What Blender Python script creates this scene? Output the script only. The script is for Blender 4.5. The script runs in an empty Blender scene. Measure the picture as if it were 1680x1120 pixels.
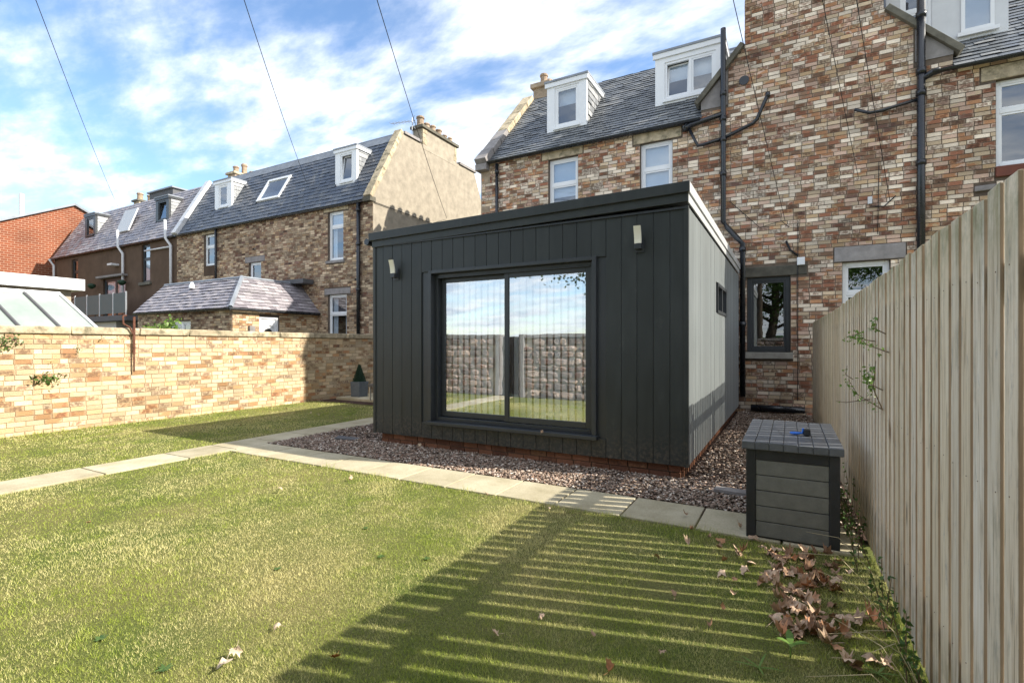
import bpy, math, random
import numpy as np
from mathutils import Vector, Matrix

R = math.radians
rng = random.Random(11)
nrs = np.random.default_rng(5)
scene = bpy.context.scene
COL = scene.collection

# ------------------------------------------------------------------ camera
EYE = 1.45
YAW = R(28.85)
cam_data = bpy.data.cameras.new('camera')
cam_data.sensor_width = 36.0
cam_data.lens = 826.0 / 1680.0 * 36.0
cam_data.shift_y = 6.0 / 1680.0
cam_data.clip_start = 0.05
cam_data.clip_end = 2000.0
cam = bpy.data.objects.new('camera', cam_data)
cam.location = (0, 0, EYE)
cam.rotation_euler = (R(90), 0, YAW)
COL.objects.link(cam)
scene.camera = cam

# ------------------------------------------------------------------ light
SUNV = Vector((1.0, 0.27, 0.76)).normalized()          # towards the sun
SUN_EL = math.asin(SUNV.z)
SUN_STRENGTH = 4.2
SKY_STRENGTH = 0.15
CLOUD = 5.9
EXPOSURE = 1.12
scene.view_settings.view_transform = 'Standard'
scene.view_settings.look = 'None'
scene.view_settings.gamma = 1.0
scene.view_settings.exposure = EXPOSURE
scene.view_settings.use_curve_mapping = False

world = bpy.data.worlds.new('World')
scene.world = world
world.use_nodes = True
wt = world.node_tree
wt.nodes.clear()
def wn(t, **k):
    n = wt.nodes.new(t)
    for a, b in k.items():
        setattr(n, a, b)
    return n
wl = wt.links.new
out = wn('ShaderNodeOutputWorld')
bg = wn('ShaderNodeBackground')
bg.inputs['Strength'].default_value = SKY_STRENGTH
sky = wn('ShaderNodeTexSky')
sky.sky_type = 'NISHITA'
sky.sun_disc = False
sky.sun_elevation = SUN_EL
sky.sun_rotation = math.atan2(SUNV.x, SUNV.y)
sky.air_density = 1.0
sky.dust_density = 0.4
sky.ozone_density = 2.5
tc = wn('ShaderNodeTexCoord')
sep = wn('ShaderNodeSeparateXYZ')
wl(tc.outputs['Generated'], sep.inputs[0])
def wmath(op, a, b=None):
    n = wn('ShaderNodeMath', operation=op)
    for i, v in enumerate((a, b)):
        if v is None:
            continue
        if isinstance(v, (int, float)):
            n.inputs[i].default_value = v
        else:
            wl(v, n.inputs[i])
    return n.outputs[0]
zc = wmath('ADD', wmath('MAXIMUM', sep.outputs['Z'], 0.0), 0.16)
comb = wn('ShaderNodeCombineXYZ')
wl(wmath('DIVIDE', sep.outputs['X'], zc), comb.inputs[0])
wl(wmath('DIVIDE', sep.outputs['Y'], zc), comb.inputs[1])
mp = wn('ShaderNodeMapping')
mp.inputs['Rotation'].default_value = (0, 0, R(38))
mp.inputs['Scale'].default_value = (0.85, 1.6, 1)
mp.inputs['Location'].default_value = (3.1, 0.4, 0)
wl(comb.outputs[0], mp.inputs['Vector'])
n1 = wn('ShaderNodeTexNoise')
n1.inputs['Scale'].default_value = 1.7
n1.inputs['Detail'].default_value = 9
n1.inputs['Roughness'].default_value = 0.56
n1.inputs['Distortion'].default_value = 0.25
wl(mp.outputs[0], n1.inputs['Vector'])
n2 = wn('ShaderNodeTexNoise')
n2.inputs['Scale'].default_value = 4.5
n2.inputs['Detail'].default_value = 6
n2.inputs['Roughness'].default_value = 0.6
wl(mp.outputs[0], n2.inputs['Vector'])
dens = wmath('ADD', n1.outputs['Fac'], wmath('MULTIPLY', wmath('SUBTRACT', n2.outputs['Fac'], 0.5), 0.28))
dens = wmath('ADD', dens, wmath('MULTIPLY', sep.outputs['X'], 0.13))
dens = wmath('ADD', dens, wmath('MULTIPLY', wmath('SUBTRACT', 0.45, sep.outputs['Z']), 0.05))
mr = wn('ShaderNodeMapRange')
mr.interpolation_type = 'SMOOTHSTEP'
mr.inputs['From Min'].default_value = 0.25
mr.inputs['From Max'].default_value = 0.62
wl(dens, mr.inputs['Value'])
cr = wn('ShaderNodeValToRGB')
cr.color_ramp.elements[0].position = 0.34
cr.color_ramp.elements[0].color = (0.47 * CLOUD, 0.54 * CLOUD, 0.66 * CLOUD, 1)
cr.color_ramp.elements[1].position = 0.62
cr.color_ramp.elements[1].color = (0.94 * CLOUD, 0.95 * CLOUD, 0.96 * CLOUD, 1)
wl(n2.outputs['Fac'], cr.inputs[0])
mix = wn('ShaderNodeMixRGB')
wl(wmath('MULTIPLY', mr.outputs[0], 0.95), mix.inputs[0])
# the blue between the clouds, a little richer as the photograph's processing has it
hsv = wn('ShaderNodeHueSaturation')
hsv.inputs['Saturation'].default_value = 1.05
hsv.inputs['Value'].default_value = 0.9
wl(sky.outputs[0], hsv.inputs['Color'])
wl(hsv.outputs[0], mix.inputs[1])
wl(cr.outputs[0], mix.inputs[2])
wl(mix.outputs[0], bg.inputs['Color'])
wl(bg.outputs[0], out.inputs['Surface'])

sun_data = bpy.data.lights.new('sun', 'SUN')
sun_data.energy = SUN_STRENGTH
sun_data.angle = R(0.53)
sun_data.color = (1.0, 0.94, 0.83)
sun = bpy.data.objects.new('sun', sun_data)
sun.rotation_euler = SUNV.to_track_quat('Z', 'Y').to_euler()
sun.location = (20, 5, 20)
COL.objects.link(sun)

# ------------------------------------------------------------------ helpers
FW = Vector((-math.sin(YAW), math.cos(YAW), 0))
RT = Vector((math.cos(YAW), math.sin(YAW), 0))
def project(x, y, z):
    t = x * FW.x + y * FW.y
    if t < 0.05:
        return None
    s = x * RT.x + y * RT.y
    return 840 + 826 * s / t, 566 - 826 * (z - EYE) / t, t
def ground(px, py, z=0.0):
    t = (EYE - z) * 826.0 / (py - 566.0)
    v = FW * t + RT * (t * (px - 840) / 826.0)
    return v.x, v.y
def inframe(x, y, z, m=0):
    p = project(x, y, z)
    return p is not None and -m < p[0] < 1680 + m and -m < p[1] < 1120 + m

W = {}
def base_of(parent):
    return W[parent.name] if parent is not None else Vector((0, 0, 0))
def attach(o, parent, wloc):
    wloc = Vector(wloc)
    COL.objects.link(o)
    W[o.name] = wloc
    if parent is not None:
        o.parent = parent
    o.location = wloc - base_of(parent)
    return o
def tag(o, label=None, cat=None, group=None, kind=None):
    if label: o['label'] = label
    if cat: o['category'] = cat
    if group: o['group'] = group
    if kind: o['kind'] = kind
    return o
def thing(name, label, cat, loc=(0, 0, 0), group=None):
    o = bpy.data.objects.new(name, None)
    o.empty_display_size = 0.2
    attach(o, None, loc)
    return tag(o, label, cat, group)

BOXF = [(0, 1, 5, 4), (1, 2, 6, 5), (2, 3, 7, 6), (3, 0, 4, 7), (4, 5, 6, 7), (3, 2, 1, 0)]
class MB:
    def __init__(s):
        s.v = []; s.f = []; s.r = []; s.uv = []
    def _face(s, idx, uv=None):
        s.f.append(tuple(idx))
        if uv is None:
            n = len(idx)
            uv = [(0, 0), (1, 0), (1, 1), (0, 1)] if n == 4 else [(0.5, 0.5)] * n
        s.uv.extend(uv)
    def add(s, verts, faces, r=None, uvs=None):
        r = rng.random() if r is None else r
        b = len(s.v)
        s.v.extend([tuple(p) for p in verts])
        s.r.extend([r] * len(verts))
        for i, f in enumerate(faces):
            s._face([b + k for k in f], uvs[i] if uvs else None)
    def box(s, x0, x1, y0, y1, z0, z1, r=None, j=0.0):
        vs = [(x0, y0, z0), (x1, y0, z0), (x1, y1, z0), (x0, y1, z0), (x0, y0, z1), (x1, y0, z1), (x1, y1, z1), (x0, y1, z1)]
        if j:
            vs = [tuple(c + rng.uniform(-j, j) for c in p) for p in vs]
        s.add(vs, BOXF, r)
    def obox(s, O, U, V, N, l, h, d0, d1, r=None, j=0.0):
        O = Vector(O)
        P = lambda a, b, c: O + U * (a * l) + V * (b * h) + N * c
        vs = [P(0, 0, d1), P(1, 0, d1), P(1, 0, d0), P(0, 0, d0), P(0, 1, d1), P(1, 1, d1), P(1, 1, d0), P(0, 1, d0)]
        if j:
            vs = [p + Vector((rng.uniform(-j, j), rng.uniform(-j, j), rng.uniform(-j, j))) for p in vs]
        s.add(vs, BOXF, r)
    def cbox(s, c, size, rot=0.0, tilt=None, r=None, j=0.0):
        m = Matrix.Rotation(rot, 3, 'Z')
        if tilt: m = m @ Matrix.Rotation(tilt[0], 3, 'X') @ Matrix.Rotation(tilt[1], 3, 'Y')
        h = [q / 2 for q in size]
        vs = []
        for z in (-1, 1):
            for (x, y) in ((-1, -1), (1, -1), (1, 1), (-1, 1)):
                vs.append(Vector(c) + m @ Vector((x * h[0] + rng.uniform(-j, j), y * h[1] + rng.uniform(-j, j), z * h[2] + rng.uniform(-j, j))))
        s.add(vs, BOXF, r)
    def quad(s, a, b, c, d, r=None, uv=None):
        s.add([a, b, c, d], [(0, 1, 2, 3)], r, [uv] if uv else None)
    def prism(s, poly, axis, a, b, r=None):
        n = len(poly)
        def P(p, t):
            if axis == 'x': return (t, p[0], p[1])
            if axis == 'y': return (p[0], t, p[1])
            return (p[0], p[1], t)
        vs = [P(p, a) for p in poly] + [P(p, b) for p in poly]
        fs = [tuple(range(n)), tuple(range(2 * n - 1, n - 1, -1))]
        fs += [((i + 1) % n, i, n + i, n + (i + 1) % n) for i in range(n)]
        # outward orientation
        area = sum(poly[i][0] * poly[(i + 1) % n][1] - poly[(i + 1) % n][0] * poly[i][1] for i in range(n))
        flip = (area > 0) != (axis == 'y')
        sgn = (b > a)
        if flip == sgn:
            fs = [tuple(reversed(f)) for f in fs]
        s.add(vs, fs, r)
    def tube(s, pts, rad, n=8, caps=True, r=None):
        pts = [Vector(p) for p in pts]
        k = len(pts)
        rad = [rad] * k if isinstance(rad, (int, float)) else list(rad)
        vs = []
        for i in range(k):
            if i == 0: d = pts[1] - pts[0]
            elif i == k - 1: d = pts[-1] - pts[-2]
            else: d = (pts[i + 1] - pts[i]).normalized() + (pts[i] - pts[i - 1]).normalized()
            if d.length < 1e-9: d = Vector((0, 0, 1))
            d.normalize()
            up = Vector((0, 0, 1)) if abs(d.z) < 0.92 else Vector((0, 1, 0))
            a = d.cross(up).normalized()
            b = a.cross(d).normalized()
            sc = 1.0
            if 0 < i < k - 1:
                c = (pts[i + 1] - pts[i]).normalized().dot((pts[i] - pts[i - 1]).normalized())
                sc = 1.0 / max(0.7, math.sqrt(max(0.01, (1 + c) / 2)))
            for q in range(n):
                an = 2 * math.pi * q / n
                vs.append(pts[i] + (a * math.cos(an) + b * math.sin(an)) * rad[i] * (sc if False else 1))
        fs = []
        for i in range(k - 1):
            for q in range(n):
                fs.append((i * n + q, i * n + (q + 1) % n, (i + 1) * n + (q + 1) % n, (i + 1) * n + q))
        if caps:
            fs.append(tuple(range(n - 1, -1, -1)))
            fs.append(tuple(range((k - 1) * n, k * n)))
        s.add(vs, fs, r)
    def lathe(s, c, prof, n=14, r=None):
        vs = []
        for (rr, z) in prof:
            for q in range(n):
                an = 2 * math.pi * q / n
                vs.append((c[0] + rr * math.cos(an), c[1] + rr * math.sin(an), c[2] + z))
        fs = []
        for i in range(len(prof) - 1):
            for q in range(n):
                fs.append((i * n + q, i * n + (q + 1) % n, (i + 1) * n + (q + 1) % n, (i + 1) * n + q))
        fs.append(tuple(range(n - 1, -1, -1)))
        fs.append(tuple(range((len(prof) - 1) * n, len(prof) * n)))
        s.add(vs, fs, r)
    def mesh(s, name, origin):
        me = bpy.data.meshes.new(name)
        me.from_pydata([(p[0] - origin[0], p[1] - origin[1], p[2] - origin[2]) for p in s.v], [], s.f)
        at = me.attributes.new('rnd', 'FLOAT', 'POINT')
        at.data.foreach_set('value', s.r)
        uv = me.uv_layers.new(name='UVMap')
        uv.data.foreach_set('uv', [c for p in s.uv for c in p])
        return me
    def build(s, name, m, parent=None, label=None, cat=None, group=None, kind=None, smooth=False, bevel=0):
        xs = [p[0] for p in s.v]; ys = [p[1] for p in s.v]; zs = [p[2] for p in s.v]
        o0 = Vector(((min(xs) + max(xs)) / 2, (min(ys) + max(ys)) / 2, min(zs)))
        me = s.mesh(name, o0)
        if m: me.materials.append(m)
        if smooth:
            me.polygons.foreach_set('use_smooth', [True] * len(me.polygons))
        o = bpy.data.objects.new(name, me)
        attach(o, parent, o0)
        if bevel:
            bm = o.modifiers.new('bevel', 'BEVEL')
            bm.width = bevel; bm.segments = 2; bm.limit_method = 'ANGLE'
        if parent is None and kind is None and label is None:
            kind = 'structure'
        return tag(o, label, cat, group, kind)

def np_obj(name, verts, faces, rnd, m, parent=None, **kw):
    """verts (N,3), faces (M,k) arrays"""
    me = bpy.data.meshes.new(name)
    k = faces.shape[1]
    me.vertices.add(len(verts)); me.loops.add(faces.size); me.polygons.add(len(faces))
    b = base_of(parent)
    me.vertices.foreach_set('co', (verts - np.array([b.x, b.y, b.z])).astype(np.float32).ravel())
    me.loops.foreach_set('vertex_index', faces.astype(np.int32).ravel())
    me.polygons.foreach_set('loop_start', np.arange(0, faces.size, k, dtype=np.int32))
    me.update(calc_edges=True)
    at = me.attributes.new('rnd', 'FLOAT', 'POINT')
    at.data.foreach_set('value', rnd.astype(np.float32))
    me.materials.append(m)
    o = bpy.data.objects.new(name, me)
    attach(o, parent, b)
    return tag(o, **kw)

# ------------------------------------------------------------------ materials
class NT:
    def __init__(s, name):
        s.m = bpy.data.materials.new(name)
        s.m.use_nodes = True
        s.t = s.m.node_tree
        s.t.nodes.clear()
        s.out = s.n('ShaderNodeOutputMaterial')
        s.b = s.n('ShaderNodeBsdfPrincipled')
        s.l(s.b.outputs[0], s.out.inputs['Surface'])
    def n(s, t, **k):
        q = s.t.nodes.new(t)
        for a, b in k.items(): setattr(q, a, b)
        return q
    def l(s, a, b): s.t.links.new(a, b)
    def set(s, node, key, v):
        if isinstance(v, (int, float, tuple)):
            if isinstance(v, tuple) and len(v) == 3 and node.inputs[key].type == 'RGBA': v = v + (1,)
            node.inputs[key].default_value = v
        else: s.l(v, node.inputs[key])
    def math(s, op, a, b=0.0):
        q = s.n('ShaderNodeMath', operation=op)
        s.set(q, 0, a); s.set(q, 1, b)
        return q.outputs[0]
    def pos(s): return s.n('ShaderNodeNewGeometry').outputs['Position']
    def mapping(s, v, scale=(1, 1, 1), loc=(0, 0, 0), rot=(0, 0, 0)):
        q = s.n('ShaderNodeMapping')
        q.inputs['Scale'].default_value = scale; q.inputs['Location'].default_value = loc; q.inputs['Rotation'].default_value = rot
        s.l(v, q.inputs['Vector'])
        return q.outputs[0]
    def noise(s, v, scale, detail=4, rough=0.5, dist=0.0, out='Fac'):
        q = s.n('ShaderNodeTexNoise')
        q.inputs['Scale'].default_value = scale; q.inputs['Detail'].default_value = detail
        q.inputs['Roughness'].default_value = rough; q.inputs['Distortion'].default_value = dist
        if v is not None: s.l(v, q.inputs['Vector'])
        return q.outputs[out]
    def vor(s, v, scale, feature='F1', out='Distance'):
        q = s.n('ShaderNodeTexVoronoi', feature=feature)
        q.inputs['Scale'].default_value = scale
        s.l(v, q.inputs['Vector'])
        return q.outputs[out]
    def rng(s, v, a, b, c=0.0, d=1.0):
        q = s.n('ShaderNodeMapRange')
        s.set(q, 'Value', v); s.set(q, 'From Min', a); s.set(q, 'From Max', b); s.set(q, 'To Min', c); s.set(q, 'To Max', d)
        return q.outputs[0]
    def ramp(s, v, stops, interp='LINEAR'):
        q = s.n('ShaderNodeValToRGB')
        r = q.color_ramp; r.interpolation = interp
        while len(r.elements) < len(stops): r.elements.new(0.5)
        for e, (p, c) in zip(r.elements, stops):
            e.position = p; e.color = (c[0], c[1], c[2], 1)
        s.l(v, q.inputs[0])
        return q.outputs[0]
    def mix(s, f, a, b, mode='MIX'):
        q = s.n('ShaderNodeMixRGB', blend_type=mode)
        s.set(q, 0, f); s.set(q, 1, a); s.set(q, 2, b)
        return q.outputs[0]
    def grey(s, v):
        q = s.n('ShaderNodeCombineColor')
        for i in range(3): s.l(v, q.inputs[i])
        return q.outputs[0]
    def attr(s, name='rnd'):
        q = s.n('ShaderNodeAttribute'); q.attribute_name = name
        return q.outputs['Fac']
    def bump(s, h, strength=0.3, dist=0.01):
        q = s.n('ShaderNodeBump')
        q.inputs['Strength'].default_value = strength; q.inputs['Distance'].default_value = dist
        s.l(h, q.inputs['Height'])
        s.l(q.outputs[0], s.b.inputs['Normal'])
    def fin(s, col=None, rough=0.8, spec=0.3, metal=0.0):
        if col is not None: s.set(s.b, 'Base Color', col)
        s.set(s.b, 'Roughness', rough)
        s.set(s.b, 'Specular IOR Level', spec)
        s.set(s.b, 'Metallic', metal)
        return s.m

def m_plain(name, col, rough=0.6, spec=0.4, var=0.12, nscale=6.0, bump=0.0, bscale=60, metal=0.0, stain=None):
    t = NT(name)
    p = t.pos()
    f = t.noise(p, nscale, 5, 0.6)
    g = t.grey(t.rng(f, 0.3, 0.7, 1 - var, 1 + var))
    c = t.mix(1.0, tuple(col), g, 'MULTIPLY')
    g2 = t.grey(t.rng(t.attr(), 0, 1, 1 - var * 0.6, 1 + var * 0.6))
    c = t.mix(1.0, c, g2, 'MULTIPLY')
    if stain:
        sc_, sn, lo, hi = stain
        c = t.mix(t.rng(t.noise(p, sn, 6, 0.72), lo, hi, 0, 0.85), c, sc_)
    if bump: t.bump(t.noise(p, bscale, 4), bump, 0.01)
    r = t.rng(f, 0.3, 0.7, rough - 0.06, min(1, rough + 0.08))
    return t.fin(c, r, spec, metal)

def m_brick(name, stops, dark=(0.07, 0.045, 0.035), blotch=0.55, edge=(0.42, 0.33, 0.23), grime=0.35, tint=(1, 1, 1), cluster=0.13):
    t = NT(name)
    p = t.pos()
    r = t.attr()
    cl = t.rng(t.noise(t.mapping(p, (0.8, 0.8, 1.5)), 1.1, 4, 0.6), 0.3, 0.7, -cluster, cluster)
    base = t.ramp(t.math('ADD', t.math('MULTIPLY', r, 1 - 2 * cluster), t.math('ADD', cl, cluster)), stops, 'CONSTANT')
    r2 = t.math('FRACT', t.math('MULTIPLY', r, 57.31))
    r3 = t.math('FRACT', t.math('MULTIPLY', r, 191.7))
    base = t.mix(1.0, base, t.grey(t.rng(r3, 0, 1, 0.72, 1.2)), 'MULTIPLY')
    uv = t.n('ShaderNodeUVMap').outputs[0]
    sp = t.n('ShaderNodeSeparateXYZ'); t.l(uv, sp.inputs[0])
    du = t.math('ABSOLUTE', t.math('SUBTRACT', sp.outputs[0], 0.5))
    dv = t.math('ABSOLUTE', t.math('SUBTRACT', sp.outputs[1], 0.5))
    d = t.math('MAXIMUM', t.math('MULTIPLY', du, 2.0), t.math('MULTIPLY', dv, 1.7))
    nz = t.noise(p, 22, 5, 0.65)
    core = t.rng(t.math('ADD', t.math('MULTIPLY', d, 0.7), t.math('MULTIPLY', t.math('SUBTRACT', nz, 0.5), 3.2)), 0.75, 0.15, 0, 1)
    sel = t.rng(r2, 1 - blotch, 1 - blotch + 0.05, 0, 1)
    core = t.math('MULTIPLY', core, sel)
    cd = t.mix(r3, dark, (0.22, 0.085, 0.045))
    base = t.mix(t.math('MULTIPLY', core, 0.7), base, cd)
    # pale worn arris
    eg = t.rng(t.math('ADD', d, t.math('MULTIPLY', nz, 0.5)), 0.95, 1.3, 0, 0.45)
    base = t.mix(eg, base, edge)
    spk = t.noise(p, 90, 4, 0.7)
    base = t.mix(1.0, base, t.grey(t.rng(spk, 0.25, 0.75, 0.72, 1.25)), 'MULTIPLY')
    gr = t.noise(t.mapping(p, (0.5, 0.5, 0.9)), 1.3, 5, 0.62)
    base = t.mix(1.0, base, t.grey(t.rng(gr, 0.32, 0.68, 1 - grime, 1.1)), 'MULTIPLY')
    base = t.mix(1.0, base, tint, 'MULTIPLY')
    t.bump(t.math('ADD', spk, nz), 0.8, 0.009)
    return t.fin(base, 0.9, 0.15)

CREAM = (0.92, 0.78, 0.62); CREAM2 = (0.70, 0.54, 0.37); OCHRE = (0.60, 0.42, 0.25); ORANGE = (0.54, 0.28, 0.15)
RED = (0.40, 0.18, 0.11); BROWN = (0.31, 0.19, 0.125); PURP = (0.24, 0.14, 0.11); DARK = (0.08, 0.06, 0.05); PINK = (0.66, 0.46, 0.35)
M = {}
M['brick'] = m_brick('house brick', [(0, CREAM), (0.33, CREAM2), (0.45, PINK), (0.54, OCHRE), (0.61, ORANGE), (0.68, PINK), (0.71, RED), (0.79, BROWN), (0.89, PURP), (0.96, DARK)], grime=0.34, blotch=0.40, edge=(0.6, 0.49, 0.38))
M['brick_b'] = m_brick('weathered brick', [(0, CREAM2), (0.30, (0.54, 0.41, 0.28)), (0.50, OCHRE), (0.60, (0.36, 0.25, 0.17)), (0.72, BROWN), (0.86, PURP), (0.93, DARK), (0.985, CREAM)], grime=0.45, blotch=0.45)
M['brick_w'] = m_brick('garden wall brick', [(0, (0.74, 0.61, 0.40)), (0.36, (0.72, 0.57, 0.35)), (0.62, (0.66, 0.47, 0.26)), (0.75, (0.56, 0.34, 0.17)), (0.86, (0.50, 0.27, 0.14)), (0.93, (0.24, 0.17, 0.12)), (0.975, (0.68, 0.56, 0.4))],
                       blotch=0.30, edge=(0.58, 0.47, 0.31), grime=0.16, tint=(0.86, 0.82, 0.83), dark=(0.16, 0.10, 0.07))
M['brick_p'] = m_brick('plinth brick', [(0, (0.26, 0.12, 0.07)), (0.5, (0.18, 0.085, 0.055)), (0.8, (0.30, 0.16, 0.09))], blotch=0.3, edge=(0.25, 0.12, 0.07))
M['mortar'] = m_plain('mortar', (0.14, 0.11, 0.085), 0.95, 0.1, 0.25, 9, 0.5, 80)
M['mortar_w'] = m_plain('garden wall mortar', (0.34, 0.26, 0.165), 0.95, 0.1, 0.25, 9, 0.5, 80)
M['upvc'] = m_plain('white window plastic', (0.80, 0.81, 0.82), 0.35, 0.5, 0.03, 3)
M['panelgrey'] = m_plain('pale grey dormer cladding', (0.62, 0.63, 0.64), 0.5, 0.4, 0.06, 4)
M['dark_frame'] = m_plain('anthracite aluminium', (0.030, 0.034, 0.038), 0.38, 0.5, 0.08, 8)
M['black_pipe'] = m_plain('black painted pipe', (0.012, 0.014, 0.018), 0.28, 0.6, 0.1, 8)
M['white_pipe'] = m_plain('pale grey pipe', (0.62, 0.62, 0.63), 0.4, 0.5, 0.06, 8)
M['lead'] = m_plain('lead flashing', (0.22, 0.24, 0.27), 0.55, 0.5, 0.22, 3, 0.2, 20)
M['stone'] = m_plain('sandstone', (0.36, 0.28, 0.20), 0.9, 0.2, 0.28, 7, 0.5, 40)
M['stone_pale'] = m_plain('pale weathered sandstone', (0.46, 0.38, 0.26), 0.9, 0.2, 0.3, 7, 0.7, 40, stain=((0.12, 0.11, 0.07), 4.5, 0.50, 0.66))
M['stone_grey'] = m_plain('grey stone', (0.27, 0.25, 0.24), 0.9, 0.2, 0.2, 6, 0.4, 40)
M['stone_dark'] = m_plain('dark mossy stone', (0.13, 0.12, 0.095), 0.9, 0.2, 0.35, 5, 0.5, 40)
M['harl'] = m_plain('cream harling', (0.35, 0.305, 0.24), 0.95, 0.1, 0.2, 3.4, 1.0, 35)
M['harl_brown'] = m_plain('brown harling', (0.115, 0.078, 0.055), 0.95, 0.1, 0.2, 1.2, 1.0, 35)
M['pot'] = m_plain('clay chimney pot', (0.36, 0.27, 0.19), 0.85, 0.2, 0.3, 9, 0.3, 30)
M['white_blind'] = m_plain('white blind', (0.84, 0.86, 0.86), 0.8, 0.1, 0.04, 2)
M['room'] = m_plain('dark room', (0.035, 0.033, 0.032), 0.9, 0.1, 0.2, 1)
M['concrete'] = m_plain('concrete', (0.33, 0.31, 0.27), 0.9, 0.2, 0.22, 5, 0.5, 60)
M['rust'] = m_plain('rusty iron', (0.13, 0.055, 0.035), 0.85, 0.3, 0.35, 20, 0.6, 70)
M['cable'] = m_plain('black cable', (0.02, 0.02, 0.022), 0.6, 0.3, 0.05, 3)
M['dark_panel'] = m_plain('dark grey roof box', (0.10, 0.10, 0.105), 0.7, 0.3, 0.15, 2)

def m_slate(name, a, b, c):
    t = NT(name)
    p = t.pos()
    r = t.attr()
    col = t.ramp(r, [(0, a), (0.5, b), (1.0, c)])
    f = t.noise(p, 14, 6, 0.65)
    col = t.mix(1.0, col, t.grey(t.rng(f, 0.3, 0.7, 0.72, 1.25)), 'MULTIPLY')
    st = t.noise(t.mapping(p, (3, 1, 1)), 1.2, 4, 0.6)
    col = t.mix(t.rng(st, 0.55, 0.75, 0, 0.4), col, (0.25, 0.25, 0.22))
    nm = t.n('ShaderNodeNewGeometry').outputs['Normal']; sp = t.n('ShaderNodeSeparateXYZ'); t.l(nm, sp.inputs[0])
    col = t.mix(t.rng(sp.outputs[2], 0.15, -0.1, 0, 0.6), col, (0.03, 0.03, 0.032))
    t.bump(f, 0.35, 0.006)
    return t.fin(col, t.rng(r, 0, 1, 0.30, 0.6), 0.6)
M['slate'] = m_slate('blue grey slate', (0.10, 0.11, 0.12), (0.15, 0.16, 0.17), (0.21, 0.215, 0.215))
M['slate_blue'] = m_slate('dark blue slate', (0.045, 0.055, 0.075), (0.06, 0.075, 0.10), (0.10, 0.11, 0.13))
M['slate_purple'] = m_slate('purple grey slate', (0.19, 0.17, 0.185), (0.27, 0.245, 0.26), (0.36, 0.33, 0.34))
M['slate_pale'] = m_slate('pale cheek slate', (0.22, 0.23, 0.24), (0.30, 0.31, 0.32), (0.38, 0.38, 0.38))

def m_glass(name, tint=(0.6, 0.66, 0.7), gloss=0.4, dark=None):
    t = NT(name)
    t.t.nodes.remove(t.b)
    tr = t.n('ShaderNodeBsdfTransparent'); tr.inputs[0].default_value = tint + (1,)
    gl = t.n('ShaderNodeBsdfGlossy'); gl.inputs['Roughness'].default_value = 0.012
    gl.inputs[0].default_value = (0.92, 0.96, 1.0, 1)
    fr = t.n('ShaderNodeFresnel'); fr.inputs['IOR'].default_value = 1.5
    f = t.math('MULTIPLY', t.rng(fr.outputs[0], 0.0, 1.0, gloss, 1.0), t.math('SUBTRACT', 1.0, t.n('ShaderNodeNewGeometry').outputs['Backfacing']))
    # old glazing is never quite flat
    nz = t.noise(t.pos(), 1.7, 2)
    bp = t.n('ShaderNodeBump'); bp.inputs['Strength'].default_value = 0.02; bp.inputs['Distance'].default_value = 0.05
    t.l(nz, bp.inputs['Height']); t.l(bp.outputs[0], gl.inputs['Normal'])
    mx = t.n('ShaderNodeMixShader')
    t.l(f, mx.inputs[0]); t.l(tr.outputs[0], mx.inputs[1]); t.l(gl.outputs[0], mx.inputs[2])
    t.l(mx.outputs[0], t.out.inputs['Surface'])
    return t.m
M['glass'] = m_glass('window glass', (0.8, 0.84, 0.88), 0.15)
M['door_glass'] = m_glass('sliding door glass', (0.97, 0.98, 0.98), 0.48)
M['balcony_glass'] = m_plain('tinted glass panel', (.10, .12, .12), .5, .2, .05)

def m_cladding(name, ca, cb, sheen):
    t = NT(name)
    p = t.pos()
    f = t.noise(t.mapping(p, (3, 3, 0.6)), 3, 5, 0.6)
    c = t.mix(t.rng(f, 0.3, 0.7, 0, 1), ca, cb)
    c = t.mix(1.0, c, t.grey(t.rng(t.attr(), 0, 1, 0.88, 1.14)), 'MULTIPLY')
    dust = t.noise(t.mapping(p, (1, 1, 0.35)), 7, 6, 0.7)
    c = t.mix(t.rng(dust, 0.62, 0.85, 0, 0.25), c, (0.2, 0.2, 0.18))
    sz = t.n('ShaderNodeSeparateXYZ'); t.l(p, sz.inputs[0])
    spl = t.math('MULTIPLY', t.rng(sz.outputs[2], 0.55, 0.15, 0, 1), t.rng(t.noise(p, 26, 5, 0.7), 0.45, 0.75, 0, 0.55))
    c = t.mix(spl, c, (0.22, 0.17, 0.12))
    t.bump(t.noise(t.mapping(p, (50, 50, 4)), 3, 3), 0.12, 0.004)
    t.b.inputs['Sheen Weight'].default_value = sheen; t.b.inputs['Sheen Roughness'].default_value = 0.28; t.b.inputs['Sheen Tint'].default_value = (0.95, 1, 1, 1)
    return t.fin(c, t.rng(f, 0.3, 0.7, 0.42, 0.5), 0.4)
M['clad'] = m_cladding('charcoal painted cladding', (0.022, 0.026, 0.025), (0.033, 0.038, 0.037), 0.15)
M['clad_sunlit'] = m_cladding('charcoal cladding with sunlight painted in', (0.135, 0.15, 0.148), (0.165, 0.18, 0.178), 0.25)  # same cladding as the front, sunlight put into a lighter grey
M['trim_sunlit'] = m_plain('fascia trim with sunlight painted in', (0.42, 0.43, 0.43), .45, .4, .05)  # fascia on the sunny side, brightness of the sun put into its colour

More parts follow.
